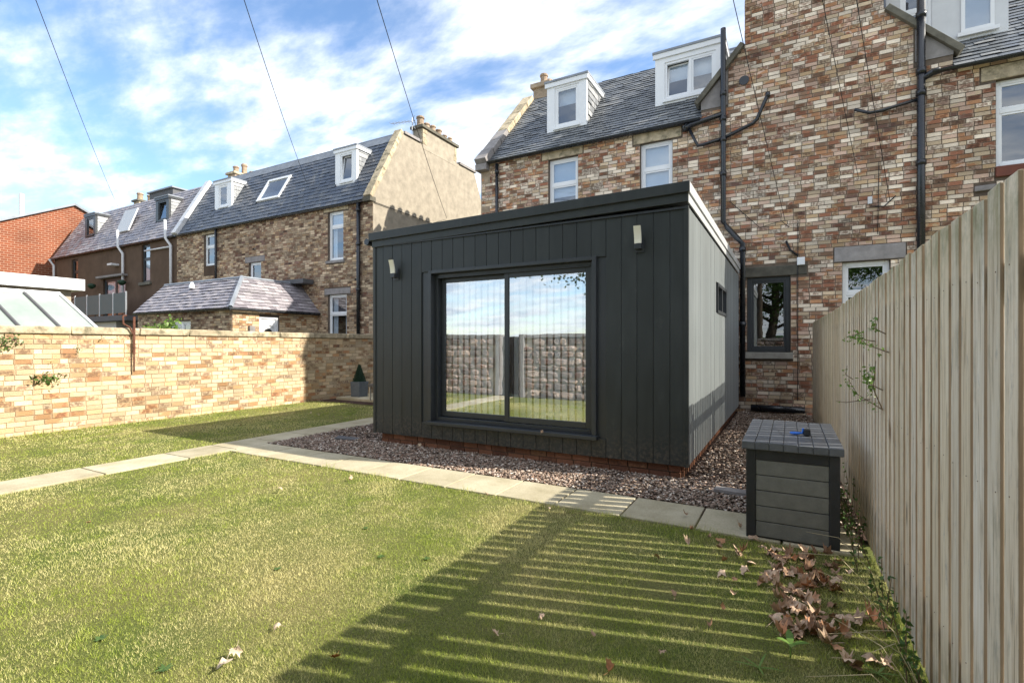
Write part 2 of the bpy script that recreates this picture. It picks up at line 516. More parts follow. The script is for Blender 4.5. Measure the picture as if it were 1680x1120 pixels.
def m_wood():
    t = NT('weathered fence timber')
    p = t.pos()
    r = t.attr()
    off = t.n('ShaderNodeCombineXYZ')
    t.l(t.math('MULTIPLY', r, 40.0), off.inputs[2]); t.l(t.math('MULTIPLY', r, 13.0), off.inputs[1])
    v = t.n('ShaderNodeVectorMath', operation='ADD'); t.l(p, v.inputs[0]); t.l(off.outputs[0], v.inputs[1])
    g = t.noise(t.mapping(v.outputs[0], (28, 28, 1.3)), 2.0, 6, 0.65, 0.6)
    c = t.ramp(g, [(0.32, (0.36, 0.29, 0.21)), (0.45, (0.70, 0.62, 0.50)), (0.6, (0.80, 0.74, 0.64)), (0.8, (0.86, 0.82, 0.75))])
    c = t.mix(1.0, c, t.ramp(r, [(0, (0.80, 0.75, 0.66)), (0.25, (1.02, 1.02, 1.02)), (0.5, (1.04, 0.98, 0.90)), (0.75, (0.90, 0.86, 0.77)), (1, (1.12, 1.08, 1.0))]), 'MULTIPLY')
    blot = t.noise(t.mapping(v.outputs[0], (5, 5, 1.6)), 1.6, 5, 0.7)
    c = t.mix(t.rng(blot, 0.56, 0.72, 0, 0.5), c, (0.17, 0.17, 0.12))
    c = t.mix(t.rng(t.noise(t.mapping(v.outputs[0], (9, 9, 2.2)), 2.6, 5, 0.7), 0.58, 0.72, 0, 0.7), c, (0.27, 0.26, 0.25))
    zz = t.n('ShaderNodeSeparateXYZ'); t.l(p, zz.inputs[0])
    alg = t.noise(t.mapping(v.outputs[0], (4, 4, 3)), 2.0, 5, 0.7)
    top = t.math('MULTIPLY', t.rng(zz.outputs[2], 1.62, 1.88, 0, 1), t.rng(alg, 0.35, 0.65, 0, 0.75))
    c = t.mix(top, c, (0.16, 0.18, 0.07))
    bot = t.math('MULTIPLY', t.rng(zz.outputs[2], 0.45, 0.02, 0, 1), t.rng(alg, 0.4, 0.6, 0.1, 0.7))
    c = t.mix(bot, c, (0.17, 0.16, 0.09))
    # knots
    kn = t.vor(t.mapping(v.outputs[0], (6, 6, 1.6)), 1.0)
    c = t.mix(t.rng(kn, 0.06, 0.12, 0.85, 0), c, (0.10, 0.06, 0.035))
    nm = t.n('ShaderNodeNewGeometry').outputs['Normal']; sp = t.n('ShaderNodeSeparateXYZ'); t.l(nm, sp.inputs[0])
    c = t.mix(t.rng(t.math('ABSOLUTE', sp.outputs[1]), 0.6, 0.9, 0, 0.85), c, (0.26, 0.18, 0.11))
    t.bump(g, 0.5, 0.006)
    return t.fin(c, 0.85, 0.2)
M['wood'] = m_wood()

def m_lawn(name='lawn soil'):
    t = NT(name)
    p = t.pos()
    a = t.noise(p, 0.9, 5, 0.6); b = t.noise(p, 60, 4, 0.7)
    c = t.mix(t.rng(a, 0.35, 0.65), (0.10, 0.13, 0.03), (0.20, 0.18, 0.07))
    c = t.mix(1.0, c, t.grey(t.rng(b, 0.3, 0.7, 0.5, 1.3)), 'MULTIPLY')
    t.bump(b, 0.8, 0.02)
    return t.fin(c, 0.95, 0.1)
M['lawn'] = m_lawn()

def m_grass():
    t = NT('grass blades')
    p = t.pos()
    r = t.attr()
    a = t.noise(p, 0.75, 4, 0.6); b = t.noise(p, 3.2, 4, 0.6)
    dry = t.math('ADD', t.math('ADD', t.rng(a, 0.38, 0.62, -0.34, 0.36), t.rng(b, 0.32, 0.68, -0.26, 0.28)), t.rng(t.noise(p, 14, 3, 0.6), 0.35, 0.65, -0.16, 0.16))
    k = t.rng(t.math('ADD', t.math('MULTIPLY', r, 0.6), dry), 0.02, 0.55, 0, 1)
    green = t.mix(t.math('FRACT', t.math('MULTIPLY', r, 17.3)), (0.22, 0.30, 0.03), (0.46, 0.52, 0.09))
    straw = t.mix(t.math('FRACT', t.math('MULTIPLY', r, 31.7)), (0.66, 0.60, 0.24), (0.84, 0.75, 0.40))
    c = t.mix(k, green, straw)
    t.fin(c, 0.6, 0.25)
    tl = t.n('ShaderNodeBsdfTranslucent'); t.l(c, tl.inputs[0])
    mx = t.n('ShaderNodeMixShader'); mx.inputs[0].default_value = 0.28
    t.l(t.b.outputs[0], mx.inputs[1]); t.l(tl.outputs[0], mx.inputs[2]); t.l(mx.outputs[0], t.out.inputs['Surface'])
    return t.m
M['grass'] = m_grass()

def m_leafy(name, a, b, trans=0.3):
    t = NT(name)
    c = t.mix(t.attr(), a, b)
    t.fin(c, 0.5, 0.35)
    tl = t.n('ShaderNodeBsdfTranslucent'); t.l(c, tl.inputs[0])
    mx = t.n('ShaderNodeMixShader'); mx.inputs[0].default_value = trans
    t.l(t.b.outputs[0], mx.inputs[1]); t.l(tl.outputs[0], mx.inputs[2]); t.l(mx.outputs[0], t.out.inputs['Surface'])
    return t.m
M['leaf'] = m_leafy('green leaves', (0.04, 0.09, 0.02), (0.12, 0.20, 0.045))
M['leaf_bright'] = m_leafy('bright green leaves', (0.10, 0.20, 0.03), (0.22, 0.32, 0.08))
M['leaf_dark'] = m_leafy('dark topiary leaves', (0.012, 0.035, 0.018), (0.035, 0.08, 0.04), 0.1)
M['stem'] = m_plain('woody stem', (0.14, 0.10, 0.06), 0.85, 0.2, 0.2, 20)

def m_dry(name, a, b):
    t = NT(name)
    p = t.pos()
    f = t.noise(p, 35, 4, 0.6)
    oi = t.n('ShaderNodeObjectInfo')
    c = t.mix(oi.outputs['Random'], a, b)
    c = t.mix(t.rng(t.math('FRACT', t.math('MULTIPLY', oi.outputs['Random'], 7.3)), 0.72, 0.8, 0, 0.6), c, (0.50, 0.20, 0.07))
    c = t.mix(1.0, c, t.grey(t.rng(f, 0.3, 0.7, 0.6, 1.2)), 'MULTIPLY')
    t.bump(f, 0.4, 0.004)
    return t.fin(c, 0.7, 0.25)
M['dry'] = m_dry('dry brown leaf', (0.30, 0.17, 0.10), (0.66, 0.48, 0.33))
M['dry_pale'] = m_dry('pale tan leaf', (0.55, 0.40, 0.26), (0.62, 0.5, 0.36))
M['dry_orange'] = m_dry('orange leaf', (0.50, 0.18, 0.05), (0.55, 0.22, 0.07))

def m_slab():
    t = NT('paving slab concrete')
    p = t.pos()
    f = t.noise(p, 2.2, 6, 0.62); g = t.noise(p, 70, 4, 0.7)
    c = t.mix(t.rng(f, 0.3, 0.7), (0.36, 0.31, 0.20), (0.54, 0.48, 0.34))
    c = t.mix(1.0, c, t.grey(t.rng(t.attr(), 0, 1, 0.86, 1.1)), 'MULTIPLY')
    c = t.mix(1.0, c, t.grey(t.rng(g, 0.3, 0.7, 0.82, 1.12)), 'MULTIPLY')
    c = t.mix(t.rng(t.noise(p, 5, 5, 0.7), 0.58, 0.8, 0, 0.45), c, (0.14, 0.15, 0.08))
    t.bump(g, 0.3, 0.003)
    return t.fin(c, 0.9, 0.2)
M['slab'] = m_slab()

def m_gravel():
    t = NT('slate chip gravel')
    r = t.attr()
    c = t.ramp(r, [(0, (0.10, 0.07, 0.05)), (0.3, (0.24, 0.17, 0.125)), (0.55, (0.38, 0.29, 0.22)), (0.75, (0.33, 0.20, 0.14)), (1, (0.78, 0.70, 0.60))])
    return t.fin(c, 0.6, 0.35)
M['gravel'] = m_gravel()
M['soil'] = m_plain('dark soil', (0.07, 0.045, 0.035), 0.95, 0.1, 0.4, 12, 1.0, 50)
M['dirt_ground'] = m_plain('garden ground', (0.13, 0.13, 0.07), 0.95, 0.1, 0.3, 0.5, 0.6, 10)

def m_redbrick():
    t = NT('red brick with pale joints')
    p = t.pos()
    sp = t.n('ShaderNodeSeparateXYZ'); t.l(p, sp.inputs[0])
    cb = t.n('ShaderNodeCombineXYZ')
    t.l(t.math('ADD', sp.outputs[0], sp.outputs[1]), cb.inputs[0]); t.l(sp.outputs[2], cb.inputs[1])
    b = t.n('ShaderNodeTexBrick')
    t.l(cb.outputs[0], b.inputs['Vector'])
    b.inputs['Scale'].default_value = 1.0
    b.inputs['Brick Width'].default_value = 0.30; b.inputs['Row Height'].default_value = 0.13
    b.inputs['Mortar Size'].default_value = 0.014
    b.inputs['Color1'].default_value = (0.25, 0.075, 0.036, 1); b.inputs['Color2'].default_value = (0.20, 0.065, 0.036, 1)
    b.inputs['Mortar'].default_value = (0.36, 0.22, 0.15, 1)
    c = t.mix(1.0, b.outputs[0], t.grey(t.rng(t.noise(p, 0.8, 4), 0.3, 0.7, 0.85, 1.12)), 'MULTIPLY')
    t.bump(b.outputs['Fac'], -0.3, 0.01)
    return t.fin(c, 0.9, 0.15)
M['redbrick'] = m_redbrick()
def m_poly():
    t = NT('frosted roof sheet')
    p = t.pos()
    f = t.noise(t.mapping(p, (1, 1, 1)), 1.1, 4, 0.6)
    c = t.mix(t.rng(f, 0.3, 0.7), (0.24, 0.28, 0.25), (0.34, 0.37, 0.34))
    return t.fin(c, 0.22, 0.6)
M['poly'] = m_poly()
M['bark'] = m_plain('tree bark', (0.10, 0.08, 0.06), 0.9, 0.2, 0.3, 9, 1.0, 20)
M['rubble'] = m_brick('rubble stone', [(0, (0.44, 0.34, 0.29)), (0.35, (0.32, 0.26, 0.23)), (0.6, (0.52, 0.40, 0.33)), (0.85, (0.24, 0.21, 0.2))], blotch=.3, edge=(.3, .25, .2))
M['lime'] = m_plain('lime mortar', (0.46, 0.41, 0.33), 0.95, 0.1, 0.3, 6, 1.0, 30)
M['gate_wood'] = m_plain('dark gate timber', (0.06, 0.05, 0.045), 0.8, 0.2, 0.2, 8)
M['box_dark'] = m_plain('dark grey resin', (0.028, 0.030, 0.034), 0.42, 0.5, 0.15, 15, 0.35, 120)
M['box_panel'] = m_plain('grey resin panel', (0.19, 0.19, 0.17), 0.6, 0.3, 0.14, 12, 0.4, 90)
M['box_lid'] = m_plain('charcoal resin lid', (0.12, 0.128, 0.14), 0.42, 0.5, 0.12, 20, 0.3, 120)
M['blue'] = m_plain('blue plastic', (0.03, 0.18, 0.70), 0.35, 0.5, 0.05, 20)
M['planter'] = m_plain('grey zinc planter', (0.13, 0.15, 0.17), 0.55, 0.4, 0.18, 6, 0.2, 30)
M['wicker'] = m_plain('grey wicker', (0.14, 0.13, 0.12), 0.8, 0.3, 0.2, 60, 0.8, 120)
M['lamp_face'] = m_plain('cream lamp diffuser', (0.78, 0.75, 0.62), 0.4, 0.4, 0.03, 4)
M['grey_metal'] = m_plain('brushed metal', (0.45, 0.46, 0.47), 0.35, 0.5, 0.08, 9, 0, 60, 0.7)
M['red_wood'] = m_plain('red brown timber', (0.17, 0.06, 0.04), 0.7, 0.3, 0.15, 6)
# ------------------------------------------------------------------ builders for walls, roofs and windows
UX, UY, UZ = Vector((1, 0, 0)), Vector((0, 1, 0)), Vector((0, 0, 1))

def unit_meshes(name, m, n, d0, d1, wob=0.03, uvmode=True):
    """boxes one unit by one unit (u, v) sharing mesh data between alike pieces"""
    ms = []
    for i in range(n):
        b = MB()
        r = (i + 0.5) / n
        e = [rng.uniform(0, wob) for _ in range(8)]
        vs = [(e[0] * .4, e[1], d1), (1 - e[2] * .4, e[3], d1), (1, 0, d0), (0, 0, d0), (e[4] * .4, 1 - e[5], d1), (1 - e[6] * .4, 1 - e[7], d1), (1, 1, d0), (0, 1, d0)]
        b.add(vs, [(0, 1, 5, 4), (1, 2, 6, 5), (3, 0, 4, 7), (4, 5, 6, 7), (3, 2, 1, 0)], r)
        me = b.mesh(name, (0, 0, 0))
        me.materials.append(m)
        ms.append(me)
    return ms

def place_unit(name, me, parent, O, U, V, N, l, h):
    o = bpy.data.objects.new(name, me)
    COL.objects.link(o)
    o.parent = parent
    O = Vector(O) - base_of(parent)
    o.matrix_basis = Matrix(((U.x * l, V.x * h, N.x, O.x), (U.y * l, V.y * h, N.y, O.y), (U.z * l, V.z * h, N.z, O.z), (0, 0, 0, 1)))
    return o

def sub_intervals(ivs, cuts):
    res = list(ivs)
    for (c0, c1) in cuts:
        nr = []
        for (a, b) in res:
            if c1 <= a or c0 >= b: nr.append((a, b)); continue
            if c0 > a: nr.append((a, c0))
            if c1 < b: nr.append((c1, b))
        res = nr
    return res

def vis_score(c, hide):
    p = project(*c)
    if p is None or not (-5 < p[0] < 1685 and -5 < p[1] < 1125): return -1
    for h in hide:
        if h(p[0], p[1]): return -1
    return 1.0 / p[2]

def lay_bricks(parent, m, O, U, N, z0, z1, spans, openings, rh=0.077, bl=0.225, joint=0.010, n_ind=300, hide=(), variants=36, name='brick', facing=None):
    """courses of bricks on a vertical wall; spans(z) gives the (u0,u1) stretches of wall at height z"""
    O = Vector(O)
    items = []
    z = z0; row = 0
    while z + rh * 0.6 < z1:
        zz = z + rh * 0.5
        ivs = sub_intervals(spans(zz), [(a - .002, b + .002) for (a, b, c, d) in openings if c < z + rh - .01 and d > z + .01])
        for (a, b) in ivs:
            u = a
            off = (row % 2) * bl * 0.5 + rng.uniform(-0.02, 0.02)
            first = True
            while u < b - 0.03:
                l = bl if rng.random() < 0.84 else bl * 0.5
                if first:
                    l = bl * 0.5 + off * 0.99 if row % 2 == 0 else bl * rng.choice((0.5, 1.0)); first = False
                l = min(l, b - u)
                if b - u - l < 0.04: l = b - u
                hh = rh - joint + rng.uniform(-0.002, 0.002)
                items.append((u + joint * .5, z + rng.uniform(-.0025, .0025), l - joint, hh))
                u += l
        z += rh; row += 1
    sc = []
    V = UZ
    for it in items:
        c = O + U * (it[0] + it[2] / 2) + V * it[1]
        s = vis_score(c, hide) if n_ind else -1
        if s > 0:
            view = Vector((c.x, c.y, 0)); ob = abs(view.normalized().dot(N))
            s = s * (it[2] * ob + it[3])
        sc.append(s)
    order = sorted(range(len(items)), key=lambda i: -sc[i])
    ind = set(i for i in order[:n_ind] if sc[i] > 0)
    ms = unit_meshes(name, m, variants, -0.03, 0.009) if ind else []
    b = MB()
    for i, (u, z, l, h) in enumerate(items):
        P = O + U * u + V * z + N * rng.uniform(-0.003, 0.004)
        if i in ind:
            place_unit(name, rng.choice(ms), parent, P, U, V, N, l, h)
        else:
            A = lambda q, w, d: P + U * (q * l) + V * (w * h) + N * d
            j = lambda: rng.uniform(0, 0.03)
            vs = [A(j() * .4, j(), .009), A(1 - j() * .4, j(), .009), A(1, 0, -.03), A(0, 0, -.03), A(j() * .4, 1 - j(), .009), A(1 - j() * .4, 1 - j(), .009), A(1, 1, -.03), A(0, 1, -.03)]
            b.add(vs, [(0, 1, 5, 4), (1, 2, 6, 5), (3, 0, 4, 7), (4, 5, 6, 7), (3, 2, 1, 0)])
    if b.v:
        b.build(name, m, parent, kind='stuff')
    return len(items)

def wall_core(b, x0, x1, y0, y1, z0, z1, openings):
    xs = sorted(set([x0, x1] + [v for o in openings for v in (o[0], o[1]) if x0 < v < x1]))
    for i in range(len(xs) - 1):
        a, c = xs[i], xs[i + 1]
        mid = (a + c) / 2
        cuts = [(o[2], o[3]) for o in openings if o[0] < mid < o[1]]
        for (p, q) in sub_intervals([(z0, z1)], cuts):
            b.box(a, c, y0, y1, p, q)

def lay_slates(parent, m, O, U, V, N, u_span, v0, v1, expo=0.15, width=0.24, n_ind=0, hide=(), cuts=(), name='slate', thick=0.011):
    O = Vector(O)
    items = []
    v = v0; row = 0
    while v < v1 - 0.02:
        a0, a1 = u_span(v + expo * 0.5) if callable(u_span) else u_span
        ivs = sub_intervals([(a0, a1)], [(c[0], c[1]) for c in cuts if c[2] < v + expo * .7 and c[3] > v + expo * .3])
        h = min(expo, v1 - v)
        for (a, c) in ivs:
            u = a - (width * 0.5 if row % 2 else 0.0) - rng.uniform(0, .03)
            while u < c - 0.01:
                w = width * rng.uniform(0.9, 1.1)
                q0, q1 = max(u, a), min(u + w, c)
                if q1 - q0 > 0.015: items.append((q0 + .0015, v + rng.uniform(-.004, .004), q1 - q0 - .003, h * 1.06))
                u += w
        v += expo; row += 1
    sc = []
    for it in items:
        c = O + U * (it[0] + it[2] / 2) + V * it[1]
        sc.append(vis_score(c, hide) if n_ind else -1)
    order = sorted(range(len(items)), key=lambda i: -sc[i])
    ind = set(i for i in order[:n_ind] if sc[i] > 0)
    ms = []
    F = [(0, 1, 5, 4), (1, 2, 6, 5), (3, 0, 4, 7), (4, 5, 6, 7)]
    if ind:
        for i in range(24):
            bb = MB()
            t = thick * rng.uniform(.8, 1.4)
            bb.add([(0, 0, t * 2.0), (1, 0, t * 2.0), (1, 0, 0), (0, 0, 0), (0, 1, t * .6), (1, 1, t * .6), (1, 1, 0), (0, 1, 0)], F, (i + .5) / 24)
            me = bb.mesh(name, (0, 0, 0)); me.materials.append(m); ms.append(me)
    b = MB()
    for i, (u, v, l, h) in enumerate(items):
        P = O + U * u + V * v
        if i in ind:
            place_unit(name, rng.choice(ms), parent, P, U, V, N, l, h)
        else:
            t = thick * rng.uniform(.7, 1.5)
            A = lambda q, w, d: P + U * (q * l) + V * (w * h) + N * d
            b.add([A(0, 0, t * 2.0), A(1, 0, t * 2.0), A(1, 0, 0), A(0, 0, 0), A(0, 1, t * .6), A(1, 1, t * .6), A(1, 1, 0), A(0, 1, 0)], F)
    if b.v: b.build(name, m, parent, kind='stuff')

def frame_bars(b, x0, x1, z0, z1, y0, y1, w, transom=None, mullion=None, wb=None):
    wb = w if wb is None else wb
    b.box(x0, x0 + w, y0, y1, z0, z1); b.box(x1 - w, x1, y0, y1, z0, z1)
    b.box(x0 + w, x1 - w, y0, y1, z1 - w, z1); b.box(x0 + w, x1 - w, y0, y1, z0, z0 + wb)
    if transom: b.box(x0 + w, x1 - w, y0 + .002, y1 - .002, transom - w * .55, transom + w * .55)
    if mullion: b.box(mullion - w * .6, mullion + w * .6, y0 + .002, y1 - .002, z0 + wb, z1 - w)

def window(parent, x0, x1, z0, z1, Y, frame='upvc', w=0.07, transom=None, mullion=None, blind=None, recess=0.09, sill=None, curtain=False, room=True, sashes=True, sill_mat='stone_grey'):
    """window in a wall that faces -y at y=Y"""
    y0 = Y + recess
    b = MB()
    frame_bars(b, x0, x1, z0, z1, y0, y0 + .07, w, transom, mullion)
    win = b.build('window', M[frame], parent, bevel=0.006)
    cells = []
    zs = [z0 + w] + ([transom] if transom else []) + [z1 - w]
    xs = [x0 + w] + ([mullion] if mullion else []) + [x1 - w]
    for i in range(len(zs) - 1):
        for j in range(len(xs) - 1):
            a, c = xs[j], xs[j + 1]; p, q = zs[i], zs[i + 1]
            if sashes:
                s = MB()
                sa, sc_ = a + (0.045 if j else 0), c - (0.045 if j < len(xs) - 2 else 0)
                sp, sq = p + (0.04 if i else 0), q - (0.04 if i < len(zs) - 2 else 0)
                frame_bars(s, sa, sc_, sp, sq, y0 + .012, y0 + .055, w * .5)
                s.build('sash', M[frame], win, bevel=0.004)
                a, c, p, q = sa + w * .5, sc_ - w * .5, sp + w * .5, sq - w * .5
            g = MB(); g.box(a, c, y0 + .03, y0 + .038, p, q)
            g.build('pane', M['glass'], win)
    if blind:
        bl = MB(); zz = z1 - w - (z1 - z0 - 2 * w) * blind
        bl.box(x0 + w + .01, x1 - w - .01, y0 + .085, y0 + .09, zz, z1 - w)
        bl.box(x0 + w + .01, x1 - w - .01, y0 + .08, y0 + .1, zz - .02, zz)
        bl.build('blind', M['white_blind'], win)
    if curtain:
        cu = MB()
        for (a, c) in ((x0 + w, x0 + w + (x1 - x0) * .25), (x1 - w - (x1 - x0) * .2, x1 - w)):
            n = 8
            for k in range(n):
                u0 = a + (c - a) * k / n; u1 = a + (c - a) * (k + 1) / n
                ya = y0 + .12 + .03 * (k % 2); yb = y0 + .12 + .03 * ((k + 1) % 2)
                cu.quad((u0, ya, z0 + w), (u1, yb, z0 + w), (u1, yb, z1 - w), (u0, ya, z1 - w))
        cu.build('curtain', M['white_blind'], win)
    if sill:
        s = MB(); s.box(x0 - .05, x1 + .05, Y - .07, y0 + .02, z0 - sill, z0 - .003, j=.003)
        s.build('sill', M[sill_mat], win, bevel=0.008)
    if room:
        r = MB()
        X0, X1, Y1, Z0, Z1 = x0 + .01, x1 - .01, Y + 1.3, z0 + .01, z1 - .01
        ya = Y + .29
        r.quad((X0, Y1, Z0), (X0, Y1, Z1), (X1, Y1, Z1), (X1, Y1, Z0))
        r.quad((X0, ya, Z0), (X0, ya, Z1), (X0, Y1, Z1), (X0, Y1, Z0))
        r.quad((X1, ya, Z0), (X1, Y1, Z0), (X1, Y1, Z1), (X1, ya, Z1))
        r.quad((X0, ya, Z1), (X1, ya, Z1), (X1, Y1, Z1), (X0, Y1, Z1))
        r.quad((X0, ya, Z0), (X0, Y1, Z0), (X1, Y1, Z0), (X1, ya, Z0))
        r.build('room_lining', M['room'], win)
    return win

def chimney_pot(parent, x, y, z, h=0.32, r=0.12, squat=False):
    b = MB()
    b.lathe((x, y, z), [(r * 1.15, 0), (r * 1.15, .05), (r * .95, .09), (r * .9, h * .75), (r * 1.12, h * .8), (r * 1.12, h * .93), (r * .95, h), (r * .7, h), (r * .65, h * .6)], 12)
    return b.build('chimney_pot', M['pot'], parent, smooth=False)

def dormer(parent, x0, x1, yf, z0, z1, roofline, skin='upvc', win='upvc', cheek='slate_pale', win_rect=None, mull=None, transom=None, blind=None, top_over=0.06, cap='lead', right_cheek=True, open_sash=False):
    """roofline(z)-> y where the main roof has height z"""
    yb = roofline(z1)
    b = MB()
    wx0, wx1, wz0, wz1 = win_rect
    # front surround, four pieces round the opening
    b.box(x0, wx0, yf, yf + .1, z0 - .12, z1); b.box(wx1, x1, yf, yf + .1, z0 - .12, z1)
    b.box(wx0, wx1, yf, yf + .1, wz1, z1); b.box(wx0, wx1, yf, yf + .1, z0 - .02, wz0)
    d = b.build('dormer', M[skin], parent)
    # cheeks as solid walls whose back follows the roof
    for (a, c, nm) in ((x0 + .004, x0 + .1, 'l'), (x1 - .1, x1 - .004, 'r')):
        p = MB(); p.prism([(yf + .1, z0 - .1), (roofline(z0 - .1) + .02, z0 - .1), (yb + .02, z1 - .002), (yf + .1, z1 - .002)], 'x', a, c)
        p.build('cheek_wall', M[cheek], d)
    for side in ((1,) if right_cheek else ()):
        X = x1 - .003
        # individual cheek slates
        h = (z1 - z0)
        U, V, N = UY, UZ, UX
        sp = lambda v: (yf + .1, max(yf + .101, roofline(z0 + v) - .0))
        b2 = MB()
        lay_slates(d, M[cheek], (X, 0, z0), U, V, N, sp, 0.0, h - .12, expo=.17, width=.26, name='cheek_slate')
    bb = MB()
    bb.box(x0 - top_over, x1 + top_over, yf - top_over, yb + .05, z1 + .001, z1 + .055)
    bb.build('dormer_roof', M[cap], d)
    bf = MB()
    bf.box(x0 - top_over + .01, x1 + top_over - .01, yf - top_over + .02, yf - .001, z1 - .12, z1)
    bf.box(x1 + .0, x1 + top_over - .01, yf, yb - .05, z1 - .11, z1)
    bf.build('dormer_fascia', M[skin if skin != 'dark_frame' else 'dark_frame'], d)
    window_in(d, wx0, wx1, wz0, wz1, yf, win, mull, transom, blind, open_sash)
    s = MB(); s.box(wx0 - .04, wx1 + .04, yf - .05, yf - .001, wz0 - .07, wz0 - .01)
    s.build('sill', M[win], d)
    return d

def window_in(d, x0, x1, z0, z1, Y, frame, mull, transom, blind, open_sash):
    b = MB(); w = .055
    frame_bars(b, x0 + .001, x1 - .001, z0 + .001, z1 - .001, Y + .02, Y + .08, w, transom, mull)
    b.build('window_frame', M[frame], d)
    xs = [x0 + w] + ([mull] if mull else []) + [x1 - w]
    zs = [z0 + w] + ([transom] if transom else []) + [z1 - w]
    for i in range(len(zs) - 1):
        for j in range(len(xs) - 1):
            a, c = xs[j] + (.035 if j else 0), xs[j + 1] - (.035 if j < len(xs) - 2 else 0)
            p, q = zs[i] + (.03 if i else 0), zs[i + 1] - (.03 if i < len(zs) - 2 else 0)
            s = MB(); ww = .04
            tl = 0.10 if (open_sash and j == 0) else 0.0
            def T(x, y, z):
                k = (z - p) / (q - p)
                return (x, y + tl * k, z)
            tmp = MB(); frame_bars(tmp, a, c, p, q, Y + .03, Y + .07, ww)
            tmp.v = [T(*v) for v in tmp.v]
            tmp.build('sash', M[frame], d)
            g = MB(); g.box(a + ww, c - ww, Y + .045, Y + .053, p + ww, q - ww)
            g.v = [T(*v) for v in g.v]
            g.build('pane', M['glass'], d)
    r = MB()
    r.box(x0 + .005, x1 - .005, Y + .19, Y + .2, z0 + .005, z1 - .005)
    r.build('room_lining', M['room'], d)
    if blind:
        zz = z1 - w - (z1 - z0) * blind
        bl = MB(); bl.box(x0 + w, x1 - w, Y + .17, Y + .176, zz, z1 - w)
        bl.build('blind', M['white_blind'], d)
# ------------------------------------------------------------------ ground
b = MB()
n = 24
gs = 300.0
for i in range(n):
    for j in range(n):
        a = -gs + 2 * gs * i / n; c = -gs + 2 * gs * j / n
        b.quad((a, c, -.03), (a + 2 * gs / n, c, -.03), (a + 2 * gs / n, c + 2 * gs / n, -.03), (a, c + 2 * gs / n, -.03), r=.5)
b.build('ground', M['dirt_ground'], None, kind='structure')

PATH_X0, PATH_X1 = -7.28, -6.68           # garden path that runs beside the boundary wall
PATH_Y0, PATH_Y1 = 4.14, 4.73             # path in front of the garden room
WALL_X = -10.8
def fence_x(y): return .553 - .0128 * y

# hide tests used only to choose which bricks are single objects
def in_poly(poly):
    def f(px, py):
        c = False; n = len(poly); j = n - 1
        for i in range(n):
            if (poly[i][1] > py) != (poly[j][1] > py) and px < (poly[j][0] - poly[i][0]) * (py - poly[i][1]) / (poly[j][1] - poly[i][1]) + poly[i][0]:
                c = not c
            j = i
        return c
    return f
HIDE_SHED = in_poly([(611, 388), (1130, 300), (1212, 432), (1208, 680), (1128, 785), (615, 720)])
HIDE_FENCE = in_poly([(1330, 535), (1700, 260), (1700, 1130), (1505, 1130), (1330, 690)])
HIDE_WALL = lambda px, py: py > 532 + .0295 * px and px < 612
HIDES = (HIDE_SHED, HIDE_FENCE, HIDE_WALL)

# ------------------------------------------------------------------ main house behind the garden room
YH = 12.0
EAVE = 6.52
H = thing('terraced_house', 'cream, orange and brown brick house with a chimney gable, directly behind the black garden room', 'house', (0, YH + 4, 0))
XL, XR = -7.6, 12.5
op_main = [(-5.52, -4.70, 4.45, 6.28), (-3.12, -2.37, 4.45, 6.24), (3.22, 4.35, 4.62, 6.16), (-.80, .02, 1.30, 2.90), (.93, 1.70, 1.75, 3.10)]
b = MB()
wall_core(b, XL, XR, YH, YH + .3, 0, EAVE, op_main)
def gable(g0):
    """outline of a wallhead gable, (x, z), from its left foot at g0"""
    return [(g0, EAVE), (g0, 6.98), (g0 + .90, 7.98), (g0 + 3.34, 7.98), (g0 + 4.37, 6.93), (g0 + 4.37, EAVE)]
GX = (-1.74, 6.3)  # second gable is out of view, added for its shadow on the garden room
for g in GX:
    b.prism(gable(g), 'y', YH, YH + .3)
MAN = [(YH + .3, 0), (YH + .3, EAVE), (14.78, 9.36), (19.3, 9.3), (21.9, 6.6), (21.9, 0)]
b.prism(MAN, 'x', XL, XL + .3)
b.prism(MAN, 'x', XR - .3, XR)
b.box(XL + .3, XR - .3, 21.6, 21.9, 0, 6.6)
b.box(XL + .3, -5.0, YH + 1.6, YH + 1.7, 0, EAVE)      # partition that keeps daylight out
wall = b.build('wall', M['mortar'], H)
def main_spans(z):
    s = []
    if z < EAVE - .02: return [(XL + .02, XR - .01)]
    for g in GX:
        if z < 6.98: s.append((g, g + 4.37))
        elif z < 7.98:
            k = (z - 6.98)
            s.append((g + k * .90 + .05, g + 4.37 - k * 1.03 - .05))
        else: s.append((g + .90, g + 3.34))
    return s
lint = [(-5.72, -4.55, 6.28, 6.50), (-3.30, -2.15, 6.24, 6.48), (3.0, 4.6, 6.16, 6.42), (-.86, .33, 2.90, 3.12), (.78, 1.95, 3.10, 3.40),
        (-.85, .06, 1.15, 1.30), (3.2, 4.4, 4.42, 4.62), (2.92, 3.22, 4.2, 4.32), (-1.74, -1.18, 6.72, 7.5), (2.06, 2.64, 6.72, 7.5)]
lay_bricks(wall, M['brick'], (0, YH, 0), UX, -UY, 0.0, 8.0, main_spans, op_main + lint, rh=.0795, n_ind=300, hide=HIDES)
